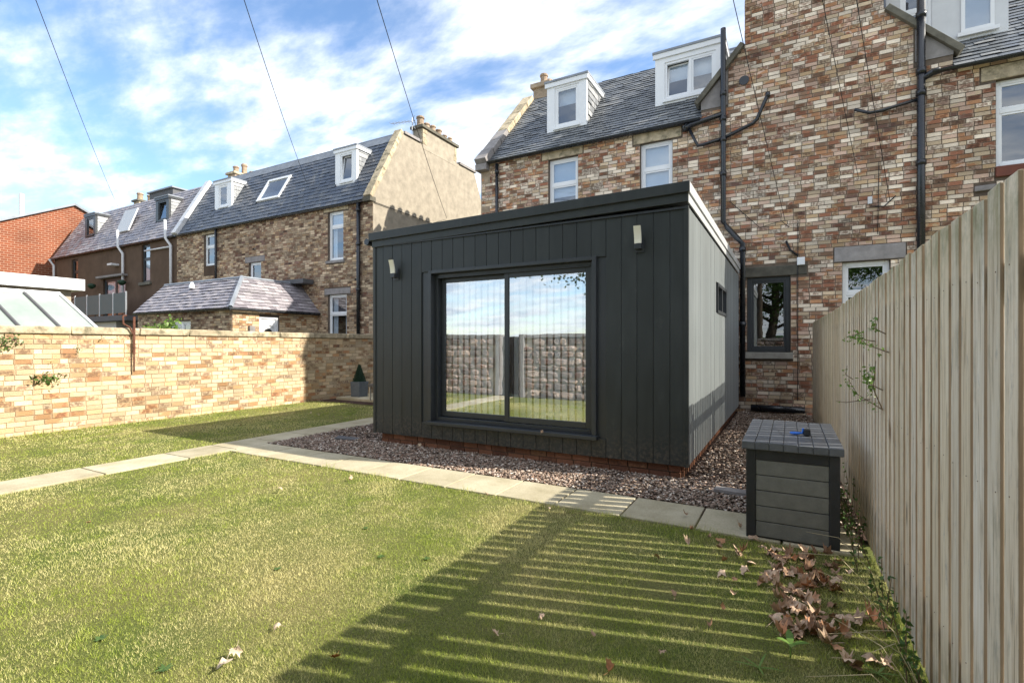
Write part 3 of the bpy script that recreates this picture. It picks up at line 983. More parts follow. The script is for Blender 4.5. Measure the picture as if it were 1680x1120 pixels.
# stonework
def stone(name, x0, x1, z0, z1, m='stone', d=.02, y=YH, parent=H, j=.006, bev=.012):
    q = MB(); q.box(x0, x1, y - d, y + .12, z0, z1, j=j)
    return q.build(name, M[m], parent, bevel=bev)
stone('lintel', -5.70, -4.57, 6.285, 6.50, 'stone_pale')
stone('lintel', -3.28, -2.17, 6.245, 6.48, 'stone_pale')
stone('lintel', 3.02, 4.58, 6.165, 6.42, 'stone_pale')
stone('lintel', -.85, .32, 2.905, 3.12, 'stone_dark')
stone('lintel', .79, 1.94, 3.105, 3.40, 'stone_grey', .035)
stone('sill', 3.21, 4.38, 4.43, 4.615, 'red_wood', .06)
stone('sill', 2.93, 3.21, 4.21, 4.31, 'stone_grey', .05)
stone('corner_stone', XL - .004, XL + .22, 4.2, 4.55, 'stone', .012); stone('corner_stone', XL - .004, XL + .30, 5.0, 5.35, 'stone', .012)
stone('corner_stone', XL - .004, XL + .30, 5.95, 6.5, 'stone', .012)
# windows of the main house
window(H, *op_main[0], YH, transom=5.62, blind=.52, sill=.12)
window(H, *op_main[1], YH, transom=5.62, blind=.58, sill=.12)
window(H, *op_main[2], YH, transom=5.62)
window(H, *op_main[3], YH, frame='dark_frame', w=.085, sill=.14, sill_mat='concrete', recess=.05)
window(H, *op_main[4], YH, transom=2.48)

# roof
dy, dz = 14.78 - YH, 9.38 - EAVE
sl = math.hypot(dy, dz)
RV = Vector((0, dy / sl, dz / sl)); RN = Vector((0, -dz / sl, dy / sl))
def rl_main(z): return YH + (z - EAVE) * dy / dz
b = MB()
for (a_, c_) in ((XL + .3, GX[0]), (GX[0] + 4.37, GX[1]), (GX[1] + 4.37, XR - .3)):
    b.prism([(YH - .08, EAVE - .06), (YH - .08, EAVE), (14.78, 9.36), (19.3, 9.3), (22.0, 6.6), (22.0, 6.5), (19.3, 9.18), (14.8, 9.24)], 'x', a_, c_)
for g in GX:
    b.prism([(YH + .31, EAVE + .2), (14.78, 9.36), (19.3, 9.3), (22.0, 6.6), (22.0, 6.5), (19.3, 9.18), (14.8, 9.24)], 'x', g - .002, g + 4.372)
roof = b.build('roof', M['slate'], H)
D1 = (-5.85, -4.70, 12.62, 7.25, 8.62); D2 = (-2.93, -1.36, 12.72, 7.34, 8.66); D3 = (1.72, 3.56, 12.62, 7.25, 9.0)
def vof(z): return (z - EAVE) * sl / dz
cuts = [(d[0] + .05, d[1] - .05, vof(d[3]) + .12, vof(d[4])) for d in (D1, D2, D3)]
O = Vector((0, YH - .10, EAVE - .02)) + RN * .012
lay_slates(roof, M['slate'], O, UX, RV, RN, (XL + .32, GX[0] + .02), 0, sl + .1, expo=.145, width=.23, n_ind=240, hide=HIDES, cuts=cuts + [])
lay_slates(roof, M['slate'], O, UX, RV, RN, (GX[0] + 4.37, 5.6), 0, sl + .1, expo=.145, width=.30, n_ind=60, hide=HIDES, cuts=cuts)
b = MB()
b.box(XL + .3, XR - .3, 14.72, 14.92, 9.37, 9.44)
b.prism([(14.6, 9.22), (14.60, 9.25), (14.74, 9.40), (14.76, 9.37)], 'x', XL + .32, XR - .32)
b.build('ridge_flashing', M['lead'], H)
# skew (gable coping) on the left end, in separate stones
nst = 7
for i in range(nst):
    t0, t1 = i / nst, (i + 1) / nst - .006
    A = Vector((XL - .07, YH - .16, EAVE - .04)) + RV * ((sl + .2) * t0)
    q = MB()
    q.obox(A, UX, RV, RN, .36, (sl + .2) * (t1 - t0), -.06, .13 if i else .16, j=.006)
    q.build('skew_stone', M['stone_pale' if i > 2 else 'stone_grey'], H, bevel=.012)
q = MB(); q.box(XL - .07, XL + .31, 14.85, 19.3, 9.30, 9.46); q.build('skew_stone', M['stone_grey'], H, bevel=.01)
q = MB(); q.box(XL - .08, XL + .28, YH - .2, YH + .1, EAVE - .22, EAVE - .045, j=.004); q.build('skew_putt', M['stone_grey'], H, bevel=.012)
# chimney on the left gable with its row of pots
b = MB(); b.box(XL + .05, XL + .62, 15.2, 17.7, 9.2, 10.05)
ch = b.build('chimney', M['stone'], H)
b = MB(); b.box(XL - .03, XL + .70, 15.1, 17.8, 10.05, 10.20); b.build('chimney_cope', M['stone'], ch, bevel=.02)
for k in range(6): chimney_pot(ch, XL + .34, 15.42 + .41 * k, 10.20, .38, .125)
# wallhead gables: small roofs behind, stone copings, kneelers and chimney stacks
for gi, g in enumerate(GX):
    b = MB()
    b.prism([(g + .03, EAVE - .02), (g + .03, 6.94), (g + 2.17, 9.25), (g + 4.34, 6.90), (g + 4.34, EAVE - .02)], 'y', YH + .3, 15.2)
    gr = b.build('gable_roof', M['slate'], H)
    # raised copings
    for sgn, (ax, az), (bx, bz) in ((-1, (g - .06, 6.84), (g + .90, 7.93)), (1, (g + 4.45, 6.77), (g + 3.34, 7.90))):
        q = MB()
        dx, dzz = bx - ax, bz - az
        L = math.hypot(dx, dzz); nx, nz = -dzz / L * (1 if dx > 0 else -1), abs(dx) / L
        p = [(ax, az), (bx, bz), (bx + nx * .11, bz + nz * .11), (ax + nx * .11, az + nz * .11)]
        q.prism(p, 'y', YH - .10, YH + .36)
        q.build('gable_coping', M['stone_dark'], H, bevel=.01)
    q = MB(); q.prism([(g - .005, 6.73), (g + .55, 6.73), (g + .55, 7.5), (g + .44, 7.38), (g - .005, 6.9)], 'y', YH - .014, YH + .1)
    q.build('kneeler_stone', M['stone_grey'], H)
    q = MB(); q.prism([(g + 3.82, 6.78), (g + 4.375, 6.78), (g + 4.375, 6.86), (g + 3.82, 7.40)], 'y', YH - .014, YH + .1)
    q.build('kneeler_stone', M['stone_grey'], H)
    b = MB(); b.box(g + .90, g + 3.34, YH, YH + .75, 7.98, 10.6)
    ch = b.build('chimney', M['mortar'], H)
    if gi == 0:
        lay_bricks(ch, M['brick'], (0, YH, 0), UX, -UY, 8.03, 10.5, lambda z: [(g + .90, g + 3.34)], [], rh=.0795, n_ind=60, hide=HIDES)
        lay_bricks(ch, M['brick'], (g + .90, 0, 0), -UY, -UX, 8.03, 10.5, lambda z: [(-YH - .74, -YH)], [], rh=.0795, n_ind=0)
    b = MB(); b.box(g + .82, g + 3.42, YH - .08, YH + .83, 10.5, 10.68); b.build('chimney_cope', M['stone'], ch, bevel=.02)
    for k in range(5): chimney_pot(ch, g + 1.2 + .46 * k, YH + .37, 10.68, .55, .13)

# dormers
dormer(H, *D1[:2], D1[2], D1[3], D1[4], rl_main, skin='upvc', cheek='slate_pale', win_rect=(-5.62, -4.92, 7.38, 8.45), blind=.36)
dormer(H, *D2[:2], D2[2], D2[3], D2[4], rl_main, skin='upvc', cheek='slate_pale', win_rect=(-2.70, -1.52, 7.50, 8.42), mull=-2.10, blind=.42, open_sash=True)
dormer(H, *D3[:2], D3[2], D3[3], D3[4], rl_main, skin='panelgrey', cheek='slate_pale', win_rect=(1.95, 2.45, 7.4, 8.75), transom=8.08)
q = MB(); frame_bars(q, 2.88, 3.36, 7.42, 8.7, D3[2] - .03, D3[2] - .001, .06)
wd = q.build('window', M['upvc'], H)
q = MB(); q.box(2.94, 3.30, D3[2] - .018, D3[2] - .002, 7.48, 8.64); q.build('pane', M['glass'], wd)
q = MB(); q.box(2.82, 3.42, D3[2] - .07, D3[2] - .032, 7.34, 7.41); q.build('sill', M['upvc'], wd)

# gutters and pipes
def half_gutter(x0, x1, y, z, m='black_pipe', parent=H, r=.055):
    q = MB(); n = 7
    pr = [(y + r * math.cos(math.pi + math.pi * k / (n - 1)), z + r * math.sin(math.pi + math.pi * k / (n - 1))) for k in range(n)]
    pr += [(y + r * .8, z), (y - r * .8, z - .004)]
    q.prism(pr, 'x', x0, x1)
    return q.build('gutter', M[m], parent)
half_gutter(XL + .30, GX[0] + .0, YH - .15, EAVE - .01)
half_gutter(2.30, 6.2, YH - .15, EAVE - .03)
YP = YH - .10
def pipe(pts, r, m='black_pipe', parent=H, collars=(), name='downpipe', n=10):
    q = MB(); q.tube(pts, r, n)
    for c in collars:
        q.tube([(c[0], c[1], c[2] - .05), (c[0], c[1], c[2] + .05)], r * 1.25, n)
    return q.build(name, M[m], parent, smooth=True)
pipe([(-7.03, YP, EAVE - .1), (-7.03, YP, 2.0)], .045, collars=[(-7.03, YP, 6.2), (-7.03, YP, 4.6)])
# soil stack beside the garden room
sx = -1.27
pipe([(sx, YP, 8.38), (sx, YP, 8.3), (sx, YP, 4.16), (sx + .08, YP - .01, 4.02), (-.97, YP - .03, 3.74), (-.88, YP - .04, 3.62), (-.88, YP - .04, .35)], .056,
     collars=[(sx, YP, 6.95), (sx, YP, 6.4), (sx, YP, 5.95), (sx, YP, 5.2), (-.88, YP - .04, 3.5), (-.88, YP - .04, 1.9)], name='soil_pipe', n=12)
pipe([(sx, YP, 6.52), (-1.95, YP - .02, 6.40), (-2.06, YP - .02, 6.36)], .055, name='waste_pipe', collars=[])
pipe([(-2.06, YP - .0, 6.30), (-2.06, YP, 6.40), (-2.04, YP, 6.44)], .075, name='pipe_hopper')
pipe([(-1.98, YP, 6.32), (-1.80, YP, 5.92), (-1.68, YP, 5.92), (sx, YP, 5.98)], .036, name='waste_pipe')
pipe([(sx, YP, 5.98), (-.68, YP, 6.18), (-.60, YP, 6.26), (-.42, YP, 6.68), (-.40, YP, 6.72)], .038, name='waste_pipe', collars=[(-.40, YP, 6.72)])
q = MB(); q.tube([(-.86, YH - .03, 7.18), (-.86, YH + .02, 7.18)], .10, 14); q.build('wall_vent', M['black_pipe'], H)
# big right-hand stack
px_ = 2.15
pipe([(px_, YP, 8.7), (px_, YP, 1.0)], .066, name='soil_pipe', n=12, collars=[(px_, YP, 7.6), (px_, YP, 6.55), (px_, YP, 6.15), (px_, YP, 4.85)])
pipe([(px_, YP, 6.40), (2.30, YP - .02, 6.47), (2.42, YP - .03, 6.49)], .06, name='waste_pipe')
pipe([(px_, YP, 6.05), (1.55, YP, 5.95), (1.36, YP, 5.95), (1.12, YP, 6.07)], .030, name='waste_pipe')
# small fittings on the wall
q = MB(); q.box(.14, .28, YH - .06, YH - .012, 3.10, 3.26); q.build('vent_cover', M['upvc'], H, bevel=.01)
q = MB(); q.box(1.34, 1.41, YH - .06, YH - .012, 4.20, 4.34); q.build('cable_box', M['white_pipe'], H)
pipe([(.155, YH - .03, 4.02), (.15, YH - .03, .3)], .008, 'cable', name='wall_cable', n=5)
pipe([(-.06, YH - .04, 3.62), (.02, YH - .04, 3.42), (.16, YH - .03, 3.3)], .022, 'cable', name='wall_cable', n=6)
pipe([(1.52, YH - .03, 5.0), (1.50, YH - .03, 3.6)], .007, 'cable', name='wall_cable', n=5)
pipe([(-1.15, YH - .03, 4.6), (-.55, YH - .05, 3.95), (-.15, YH - .04, 4.05), (0, YH - .04, 3.9)], .007, 'cable', name='wall_cable', n=5)
pipe([(-.72, YP, .12), (.28, YP, .12)], .07, name='waste_pipe')
cable_loop = [(1.38, YH - .04, 4.15), (1.6, YH - .05, 4.12), (1.78, YH - .04, 4.3)]
pipe(cable_loop, .012, 'cable', name='wall_cable', n=5)

# ------------------------------------------------------------------ left neighbour: mansard brick house with the cream harled gable
YN = 13.0
NL, NR = -24.95, -12.66
NE = 6.60
G = thing('terraced_house', 'brick house with cream harled gable end and blue slate mansard roof beyond the garden wall', 'house', (-18, 17, 0))
op_n = [(-14.92, -14.12, 4.55, 6.34), (-14.92, -13.95, 1.45, 3.30), (-19.6, -18.8, 4.05, 4.85), (-22.8, -22.0, 4.95, 6.34)]
b = MB()
wall_core(b, NL, NR - .3, YN, YN + .3, 0, NE, op_n)
b.box(NL, NR - .3, 20.6, 20.9, 0, 6.6); b.box(NL, NL + .3, YN + .3, 20.6, 0, 6.6)
wall = b.build('wall', M['mortar'], G)
lint_n = [(-15.15, -13.85, 6.34, 6.56), (-15.1, -13.75, 3.30, 3.52), (-19.85, -18.55, 4.85, 5.08), (-22.95, -21.85, 6.34, 6.56), (-22.8, -22.0, 4.5, 4.95),
          (-15, -14.05, 4.43, 4.55)]
lay_bricks(wall, M['brick_b'], (0, YN, 0), UX, -UY, 0.0, NE - .02, lambda z: [(NL, NR - .02)], op_n + lint_n, rh=.085, bl=.24, n_ind=300, hide=HIDES)
MANN = [(YN, 0), (YN, NE + .06), (14.55, 9.36), (19.4, 9.34), (20.9, 6.6), (20.9, 0)]
b = MB(); b.prism(MANN, 'x', NR - .3, NR - .012)
gw = b.build('gable_wall', M['harl'], G)
for a in lint_n[:4]:
    stone('lintel', a[0] + .01, a[1] - .01, a[2] + .005, a[3], 'stone_pale' if a[2] > 6 else 'stone_grey', .02, YN, G)
q = MB(); q.box(-22.79, -22.01, YN - .01, YN + .1, 4.51, 4.94); q.build('infill_panel', M['harl_brown'], G)
stone('sill', -14.99, -14.06, 4.44, 4.54, 'stone_grey', .06, YN, G)
window(G, *op_n[0], YN, transom=5.80, blind=.28, curtain=True)
window(G, *op_n[1], YN, transom=2.60, curtain=True)
window(G, *op_n[2], YN)
window(G, *op_n[3], YN, transom=5.80)
dy2, dz2 = 14.55 - YN, 9.36 - NE
sl2 = math.hypot(dy2, dz2)
NV = Vector((0, dy2 / sl2, dz2 / sl2)); NN = Vector((0, -dz2 / sl2, dy2 / sl2))
def rl_n(z): return YN + (z - NE) * dy2 / dz2
b = MB()
b.prism([(YN - .06, NE - .12), (YN - .06, NE - .03), (14.55, 9.36), (19.4, 9.32), (20.95, 6.6), (20.9, 6.5), (19.3, 9.18), (14.7, 9.2)], 'x', NL, NR - .3)
nroof = b.build('roof', M['slate_blue'], G)
E1 = (-15.03, -13.92, 13.44, 7.41, 8.78); E2 = (-22.8, -21.55, 13.48, 7.5, 8.80)
def vofn(z): return (z - NE) * sl2 / dz2
cn = [(e[0] + .05, e[1] - .05, vofn(e[3]) + .1, vofn(e[4])) for e in (E1, E2)]
SKY = (-19.72, -18.25, vofn(7.45), vofn(8.52))
lay_slates(nroof, M['slate_blue'], Vector((0, YN - .08, NE - .06)) + NN * .012, UX, NV, NN, (NL + .32, NR - .32), 0, sl2 - .28, expo=.19, width=.30, n_ind=300, hide=HIDES, cuts=cn + [SKY])
b = MB()
b.obox(Vector((NL + .3, YN, NE)) + NV * (sl2 - .36) + NN * .02, UX, NV, NN, NR - NL - .6, .38, 0, .03)
b.box(NL + .3, NR - .3, 14.52, 14.72, 9.37, 9.43)
b.build('ridge_flashing', M['lead'], G)
dormer(G, E1[0], E1[1], E1[2], E1[3], E1[4], rl_n, win_rect=(-14.76, -14.14, 7.56, 8.58), open_sash=True)
dormer(G, E2[0], E2[1], E2[2], E2[3], E2[4], rl_n, win_rect=(-22.5, -21.85, 7.65, 8.6))
# rooflight
q = MB()
A = Vector((SKY[0], YN, NE)) + NV * SKY[2] + NN * .02
l, h = SKY[1] - SKY[0], SKY[3] - SKY[2]
for (u, v, du, dv) in ((0, 0, l, .10), (0, h - .10, l, .10), (0, .1, .1, h - .2), (l - .1, .1, .1, h - .2)):
    q.obox(A + UX * u + NV * v, UX, NV, NN, du, dv, 0, .09)
rlt = q.build('rooflight', M['upvc'], G)
q = MB(); q.obox(A + UX * .1 + NV * .1, UX, NV, NN, l - .2, h - .2, .03, .05); q.build('pane', M['glass'], rlt)
q = MB(); q.obox(A + UX * .1 + NV * .1, UX, NV, NN, l - .2, h - .2, -.01, .0); q.build('room_lining', M['room'], rlt)
# skews at both ends
for (x0, pal, mm) in ((NR - .30, 1, 'stone_pale'), (NL - .16, 1, 'white_pipe')):
    for i in range(5):
        A = Vector((x0, YN - .1, NE - .02)) + NV * ((sl2 + .1) * i / 5)
        q = MB(); q.obox(A, UX, NV, NN, .34, (sl2 + .1) / 5 - .006, -.05, .12, j=.005)
        q.build('skew_stone', M[mm], G, bevel=.01)
q = MB(); q.box(NR - .31, NR + .05, 14.6, 15.55, 9.38, 9.48); q.build('skew_stone', M['stone_grey'], G)
q = MB(); q.box(NR - .31, NR + .05, 18.2, 19.5, 9.36, 9.46); q.build('skew_stone', M['stone_grey'], G)
q = MB(); q.box(NR - .34, NR + .02, YN - .18, YN + .1, NE - .16, NE + .0, j=.004); q.build('skew_putt', M['stone_dark'], G, bevel=.01)
# chimney on the gable
b = MB(); b.box(NR - .50, NR - .005, 15.7, 18.0, 9.2, 10.02)
ch = b.build('chimney', M['harl'], G)
for (y0, y1, z0, z1) in ((15.69, 15.95, 9.40, 9.64), (15.69, 15.86, 9.66, 9.82), (15.69, 15.98, 9.84, 10.0), (17.78, 18.01, 9.4, 9.66), (17.84, 18.01, 9.68, 10.0)):
    q = MB(); q.box(NR - .1, NR + .006, y0, y1, z0, z1); q.build('quoin', M['stone_pale'], ch, bevel=.008)
b = MB(); b.box(NR - .58, NR + .07, 15.6, 18.1, 10.02, 10.14); b.build('chimney_cope', M['stone_dark'], ch, bevel=.015)
for k in range(6): chimney_pot(ch, NR - .25, 15.85 + .40 * k, 10.14, (.42, .30, .36, .34, .26, .3)[k], (.15, .125, .12, .13, .11, .1)[k])
# party wall chimney
b = MB(); b.box(NL - .3, NL + .3, 15.6, 17.6, 9.2, 10.15)
ch = b.build('chimney', M['stone'], G)
b = MB(); b.box(NL - .37, NL + .37, 15.5, 17.7, 10.15, 10.27); b.build('chimney_cope', M['stone_pale'], ch, bevel=.015)
for k in range(4): chimney_pot(ch, NL, 15.85 + .45 * k, 10.27, (.36, .62, .36, .36)[k], .14)
half_gutter(NL + .2, NR - .1, YN - .12, NE - .10, parent=G)
pipe([(-13.28, YN - .1, 6.5), (-13.28, YN - .1, 1)], .065, parent=G, collars=[(-13.28, YN - .1, 6.2), (-13.28, YN - .1, 5.0), (-13.28, YN - .1, 3.4)])
pipe([(-21.75, YN - .1, 6.5), (-21.75, YN - .1, 3.5)], .05, parent=G)
pipe([(NR + .02, YN + .02, 6.42), (NR + .02, 18.0, 6.34)], .012, 'cable', parent=G, name='wall_cable', n=5)
# television aerial on the gable chimney
A = thing('tv_aerial', 'television aerial on a pole strapped to the chimney of the cream gable', 'aerial', (NR - .5, 15.6, 9.7))
q = MB(); q.tube([(NR - .42, 15.55, 9.6), (NR - .42, 15.55, 10.45)], .018, 6); q.build('mast', M['grey_metal'], A)
q = MB(); q.tube([(NR - 1.35, 15.35, 10.32), (NR - .3, 15.6, 10.32)], .012, 5)
for k in range(7):
    x = NR - 1.3 + .13 * k
    q.tube([(x - .03, 15.36 + .03 * k - .14, 10.32), (x + .03, 15.36 + .03 * k + .14, 10.32)], .008, 4)
for k in range(4):
    q.tube([(NR - .42, 15.55, 10.2), (NR - .25 + .1 * math.cos(k * 1.7), 15.5, 10.2 + .28 * math.sin(k * 1.7))], .01, 4)
q.build('aerial_boom', M['grey_metal'], A)

# kitchen annex of the left neighbour
AX0, AX1, AY0 = -21.2, -15.45, 9.68
AE, AT = 2.62, 3.74
K = thing('annex', 'single storey brick annex with hipped slate roof and white door', 'annex', ((AX0 + AX1) / 2, 11.4, 0))
op_a = [(-19.1, -17.75, 1.2, 2.28)]
b = MB()
wall_core(b, AX0, AX1 - .25, AY0, AY0 + .25, 0, AE, op_a)
b.box(AX0, AX0 + .2, AY0 + .25, YN - .01, 0, AE)
# side wall with the door opening, facing +x
door_y = (10.62, 11.36)
b.box(AX1 - .25, AX1, AY0, door_y[0], 0, AE); b.box(AX1 - .25, AX1, door_y[1], YN - .01, 0, AE); b.box(AX1 - .25, AX1, door_y[0], door_y[1], 2.42, AE)
wall = b.build('wall', M['mortar'], K)
lay_bricks(wall, M['brick_b'], (0, AY0, 0), UX, -UY, 0, AE, lambda z: [(AX0, AX1 - .01)], op_a, rh=.08, n_ind=90, hide=HIDES)
lay_bricks(wall, M['brick_w'], (AX1, 0, 0), UY, UX, 0, AE, lambda z: [(AY0 + .01, YN - .02)], [(door_y[0], door_y[1], 0, 2.42)], rh=.08, n_ind=120, hide=HIDES)
window(K, *op_a[0], AY0, mullion=-18.4)
q = MB(); q.box(AX1 - .14, AX1 - .08, door_y[0] + .01, door_y[1] - .01, .05, 2.41)
dr = q.build('door', M['upvc'], K)
q = MB()
for (a, c) in ((door_y[0] + .01, door_y[0] + .08), (door_y[1] - .08, door_y[1] - .01)): q.box(AX1 - .08, AX1 - .04, a, c, .05, 2.41)
q.box(AX1 - .08, AX1 - .04, door_y[0] + .08, door_y[1] - .08, 2.34, 2.41); q.build('door_frame', M['upvc'], dr)
q = MB(); q.prism([(10.84, 1.5), (11.14, 1.5), (11.14, 1.92), (11.08, 1.99), (10.99, 2.02), (10.90, 1.99), (10.84, 1.92)], 'x', AX1 - .079, AX1 - .07); q.build('door_light', M['room'], dr)
q = MB(); q.tube([(AX1 - .065, 10.78, 2.06), (AX1 - .06, 10.88, 2.12), (AX1 - .06, 10.99, 2.14), (AX1 - .06, 11.10, 2.12), (AX1 - .065, 11.2, 2.06)], .014, 5); q.build('door_moulding', M['upvc'], dr)
# roof faces
d_ = .95
P0 = Vector((AX0 - .05, AY0 - .12, AE)); P1 = Vector((AX1 + .12, AY0 - .12, AE)); P2 = Vector((AX1 + .12, YN - .02, AE))
T0 = Vector((AX0 - .05, AY0 + d_, AT)); T1 = Vector((AX1 - d_, AY0 + d_, AT)); T2 = Vector((AX1 - d_, YN - .02, AT)); T3 = Vector((AX0 - .05, YN - .02, AT))
b = MB()
b.quad(P0, P1, T1, T0); b.quad(P1, P2, T2, T1); b.quad(T0, T1, T2, T3)
b.quad(P0, (P0.x, YN - .02, AE), P2, P1); b.add([P0, T0, T3, (P0.x, YN - .02, AE)], [(0, 1, 2, 3)])
aroof = b.build('roof', M['slate_purple'], K)
v = (T0 - P0); sA = v.length; VA = v.normalized(); NA = UX.cross(VA)
off = d_ + .12
lay_slates(aroof, M['slate_purple'], P0 + NA * .008, UX, VA, NA, lambda v: (0, (P1.x - P0.x) - (off) * v / sA), 0, sA, expo=.16, width=.27, n_ind=120, hide=HIDES, thick=.014)
v = Vector((T1.x - P1.x, 0, AT - AE)); sB = v.length; VB = v.normalized(); NB = UY.cross(VB)
lay_slates(aroof, M['slate_purple'], Vector((P1.x, P1.y, AE)) + NB * .008, UY, VB, NB, lambda v: (off * v / sB, YN - .02 - P1.y), 0, sB, expo=.16, width=.27, n_ind=100, hide=HIDES, thick=.014)
q = MB(); q.tube([P1 + UZ * .03, T1 + UZ * .04], .07, 6); q.tube([T1 + UZ * .03, T2 + UZ * .03], .05, 6); q.tube([T0 + UZ * .03, T1 + UZ * .03], .05, 6)
q.build('hip_flashing', M['lead'], aroof)
q = MB(); q.box(AX1 - 2.2, AX1 - .2, YN - .5, YN - .04, AT + .0, AT + .16); q.build('roof_box', M['dark_panel'], K)
q = MB(); q.lathe((-18.9, 10.35, 3.5), [(.10, 0), (.10, .10), (.06, .14), (.06, .2), (.02, .22)], 10); q.build('roof_vent', M['upvc'], K)
half_gutter(AX0, AX1 + .1, AY0 - .16, AE - .02, parent=K, r=.045)
q = MB(); q.tube([(AX1 + .16, AY0 - .16, AE - .03), (AX1 + .16, YN - .05, AE - .03)], .045, 8); q.build('gutter', M['black_pipe'], K)
q = MB(); q.box(AX1 + .002, AX1 + .10, 10.22, 10.40, 1.82, 2.08); q.build('wall_lamp', M['stone_grey'], K)

# ------------------------------------------------------------------ brown harled house
BL, BR = -38.0, -24.98
Bn = thing('terraced_house', 'brown harled house with grey slate roof, two dormers and a balcony, at the far left', 'house', (-31, 17, 0))
op_b = [(-28.15, -27.35, 4.55, 6.4), (-35.8, -35.0, 4.5, 6.3), (-32.1, -29.75, 2.85, 4.95)]
b = MB()
wall_core(b, BL, BR, YN + .01, YN + .3, 0, NE, op_b)
b.prism([(YN + .3, 0), (YN + .3, NE), (14.55, 9.34), (19.4, 9.3), (20.9, 6.6), (20.9, 0)], 'x', BL, BL + .3)
b.box(BL + .3, BR, 20.6, 20.9, 0, 6.6)
b.build('wall', M['harl_brown'], Bn)
window(Bn, *op_b[0], YN, frame='dark_frame', transom=5.7, blind=.97)
stone('sill', -28.3, -27.2, 4.40, 4.54, 'stone_dark', .08, YN, Bn)
window(Bn, *op_b[1], YN, frame='dark_frame', transom=5.6)
window(Bn, *op_b[2], YN, frame='dark_frame', mullion=-30.9, w=.1, blind=.55)
q = MB(); q.box(-32.3, -29.5, YN - .25, YN + .01, 4.98, 5.08); q.build('door_canopy', M['stone_grey'], Bn)
b = MB()
b.prism([(YN - .06, NE - .12), (YN - .06, NE - .03), (14.55, 9.33), (19.4, 9.28), (20.95, 6.6), (20.9, 6.5), (19.3, 9.18), (14.7, 9.2)], 'x', BL - .05, BR - .02)
broof = b.build('roof', M['slate'], Bn)
F1 = (-35.45, -34.2, 13.5, 7.55, 8.88); F2 = (-27.85, -26.65, 13.5, 7.5, 8.78)
cb_ = [(e[0] + .05, e[1] - .05, vofn(e[3]) + .1, vofn(e[4])) for e in (F1, F2)]
lay_slates(broof, M['slate_purple'], Vector((0, YN - .08, NE - .06)) + NN * .012, UX, NV, NN, (BL - .05, BR - .2), 0, sl2, expo=.19, width=.30, n_ind=0, cuts=cb_)
for F in (F1, F2):
    dormer(Bn, F[0], F[1], F[2], F[3], F[4], rl_n, skin='dark_frame', win='dark_frame', win_rect=(F[0] + .25, F[1] - .22, F[3] + .15, F[4] - .2), open_sash=(F is F2))
q = MB()
A = Vector((-31.4, YN, NE)) + NV * vofn(7.35) + NN * .1
tv = (NV * .985 + NN * .17).normalized()
q.obox(A, UX, tv, UX.cross(tv), 1.3, 1.35, 0, .06); q.build('rooflight', M['panelgrey'], Bn)
half_gutter(BL, BR - .05, YN - .12, NE - .10, parent=Bn)
for (x, z0) in ((-29.75, 3.1), (-25.3, 2.4), (-37.8, 3.0)):
    pipe([(x, YN - .1, z0), (x, YN - .1, 6.1), (x - .25, YN - .2, 6.45), (x - .25, YN - .22, 7.3 if x > -37 else 6.5)], .06, 'white_pipe', parent=Bn)
pipe([(-27.6, YN - .1, 6.05), (-25.3, YN - .1, 6.05)], .04, 'white_pipe', parent=Bn, name='waste_pipe')
pipe([(-27.4, YN - .1, 2.75), (-25.3, YN - .1, 2.75)], .04, 'white_pipe', parent=Bn, name='waste_pipe')
b = MB(); b.box(-34.0, -33.4, 15.3, 17.6, 9.2, 9.9); ch = b.build('chimney', M['stone_pale'], Bn)
b = MB(); b.box(-34.07, -33.33, 15.2, 17.7, 9.9, 10.0); b.build('chimney_cope', M['stone_dark'], ch)
for k in range(4): chimney_pot(ch, -33.7, 15.5 + .55 * k, 10.0, .45, .16)
q = MB(); q.box(-31.6, -29.2, 15.0, 17.5, 9.25, 9.95); q.build('roof_dormer_box', M['dark_panel'], Bn)
q = MB(); q.box(-31.7, -29.1, 14.9, 17.6, 9.955, 10.03); q.build('flat_roof', M['lead'], Bn)
q = MB(); q.box(-30.8, -30.35, YN - .35, YN - .0, 5.55, 5.65); q.build('wall_light', M['white_pipe'], Bn)
# hanging baskets either side of the balcony door
for (x, lb) in ((-32.6, 'dark hanging basket on the left of the balcony door'), (-29.4, 'dark hanging basket on the right of the balcony door')):
    q = MB(); q.lathe((x, YN - .3, 4.45), [(.04, 0), (.15, .08), (.19, .16), (.17, .24), (.07, .28)], 10)
    q.build('hanging_basket', M['leaf_dark'], None, lb, 'hanging basket', group='hanging baskets by the balcony door')
# balcony
Bc = thing('balcony', 'first floor balcony with glass panels and steel posts on the brown house', 'balcony', (-28.4, 12.2, 2.6))
q = MB(); q.box(-31.6, -26.3, 11.5, YN - .01, 2.58, 2.82); q.build('deck', M['dark_panel'], Bc)
q = MB(); q.box(-31.3, -28.3, 12.0, YN - .02, 1.0, 2.57); q.build('balcony_wall', M['panelgrey'], Bc)
for x in (-31.5, -30.2, -28.9, -27.6, -26.4):
    q = MB(); q.tube([(x, 11.58, 2.82), (x, 11.58, 3.9)], .035, 6); q.build('post', M['grey_metal'], Bc)
for x in (-31.45, -30.15, -28.85, -27.55):
    q = MB(); q.box(x, x + 1.15, 11.57, 11.585, 2.92, 3.85); q.build('glass_panel', M['balcony_glass'], Bc)
for z in (3.1, 3.4, 3.7, 3.9):
    q = MB(); q.tube([(-34.2, 11.6, z - .55), (-31.5, 11.6, z)], .02, 5); q.build('hand_rail', M['grey_metal'], Bc)
Tb = thing('garden_table', 'small folding table on the balcony', 'table', (-30.4, 12.1, 2.82))
q = MB(); q.box(-30.8, -30.0, 11.8, 12.4, 3.5, 3.54); q.build('table_top', M['dark_panel'], Tb)
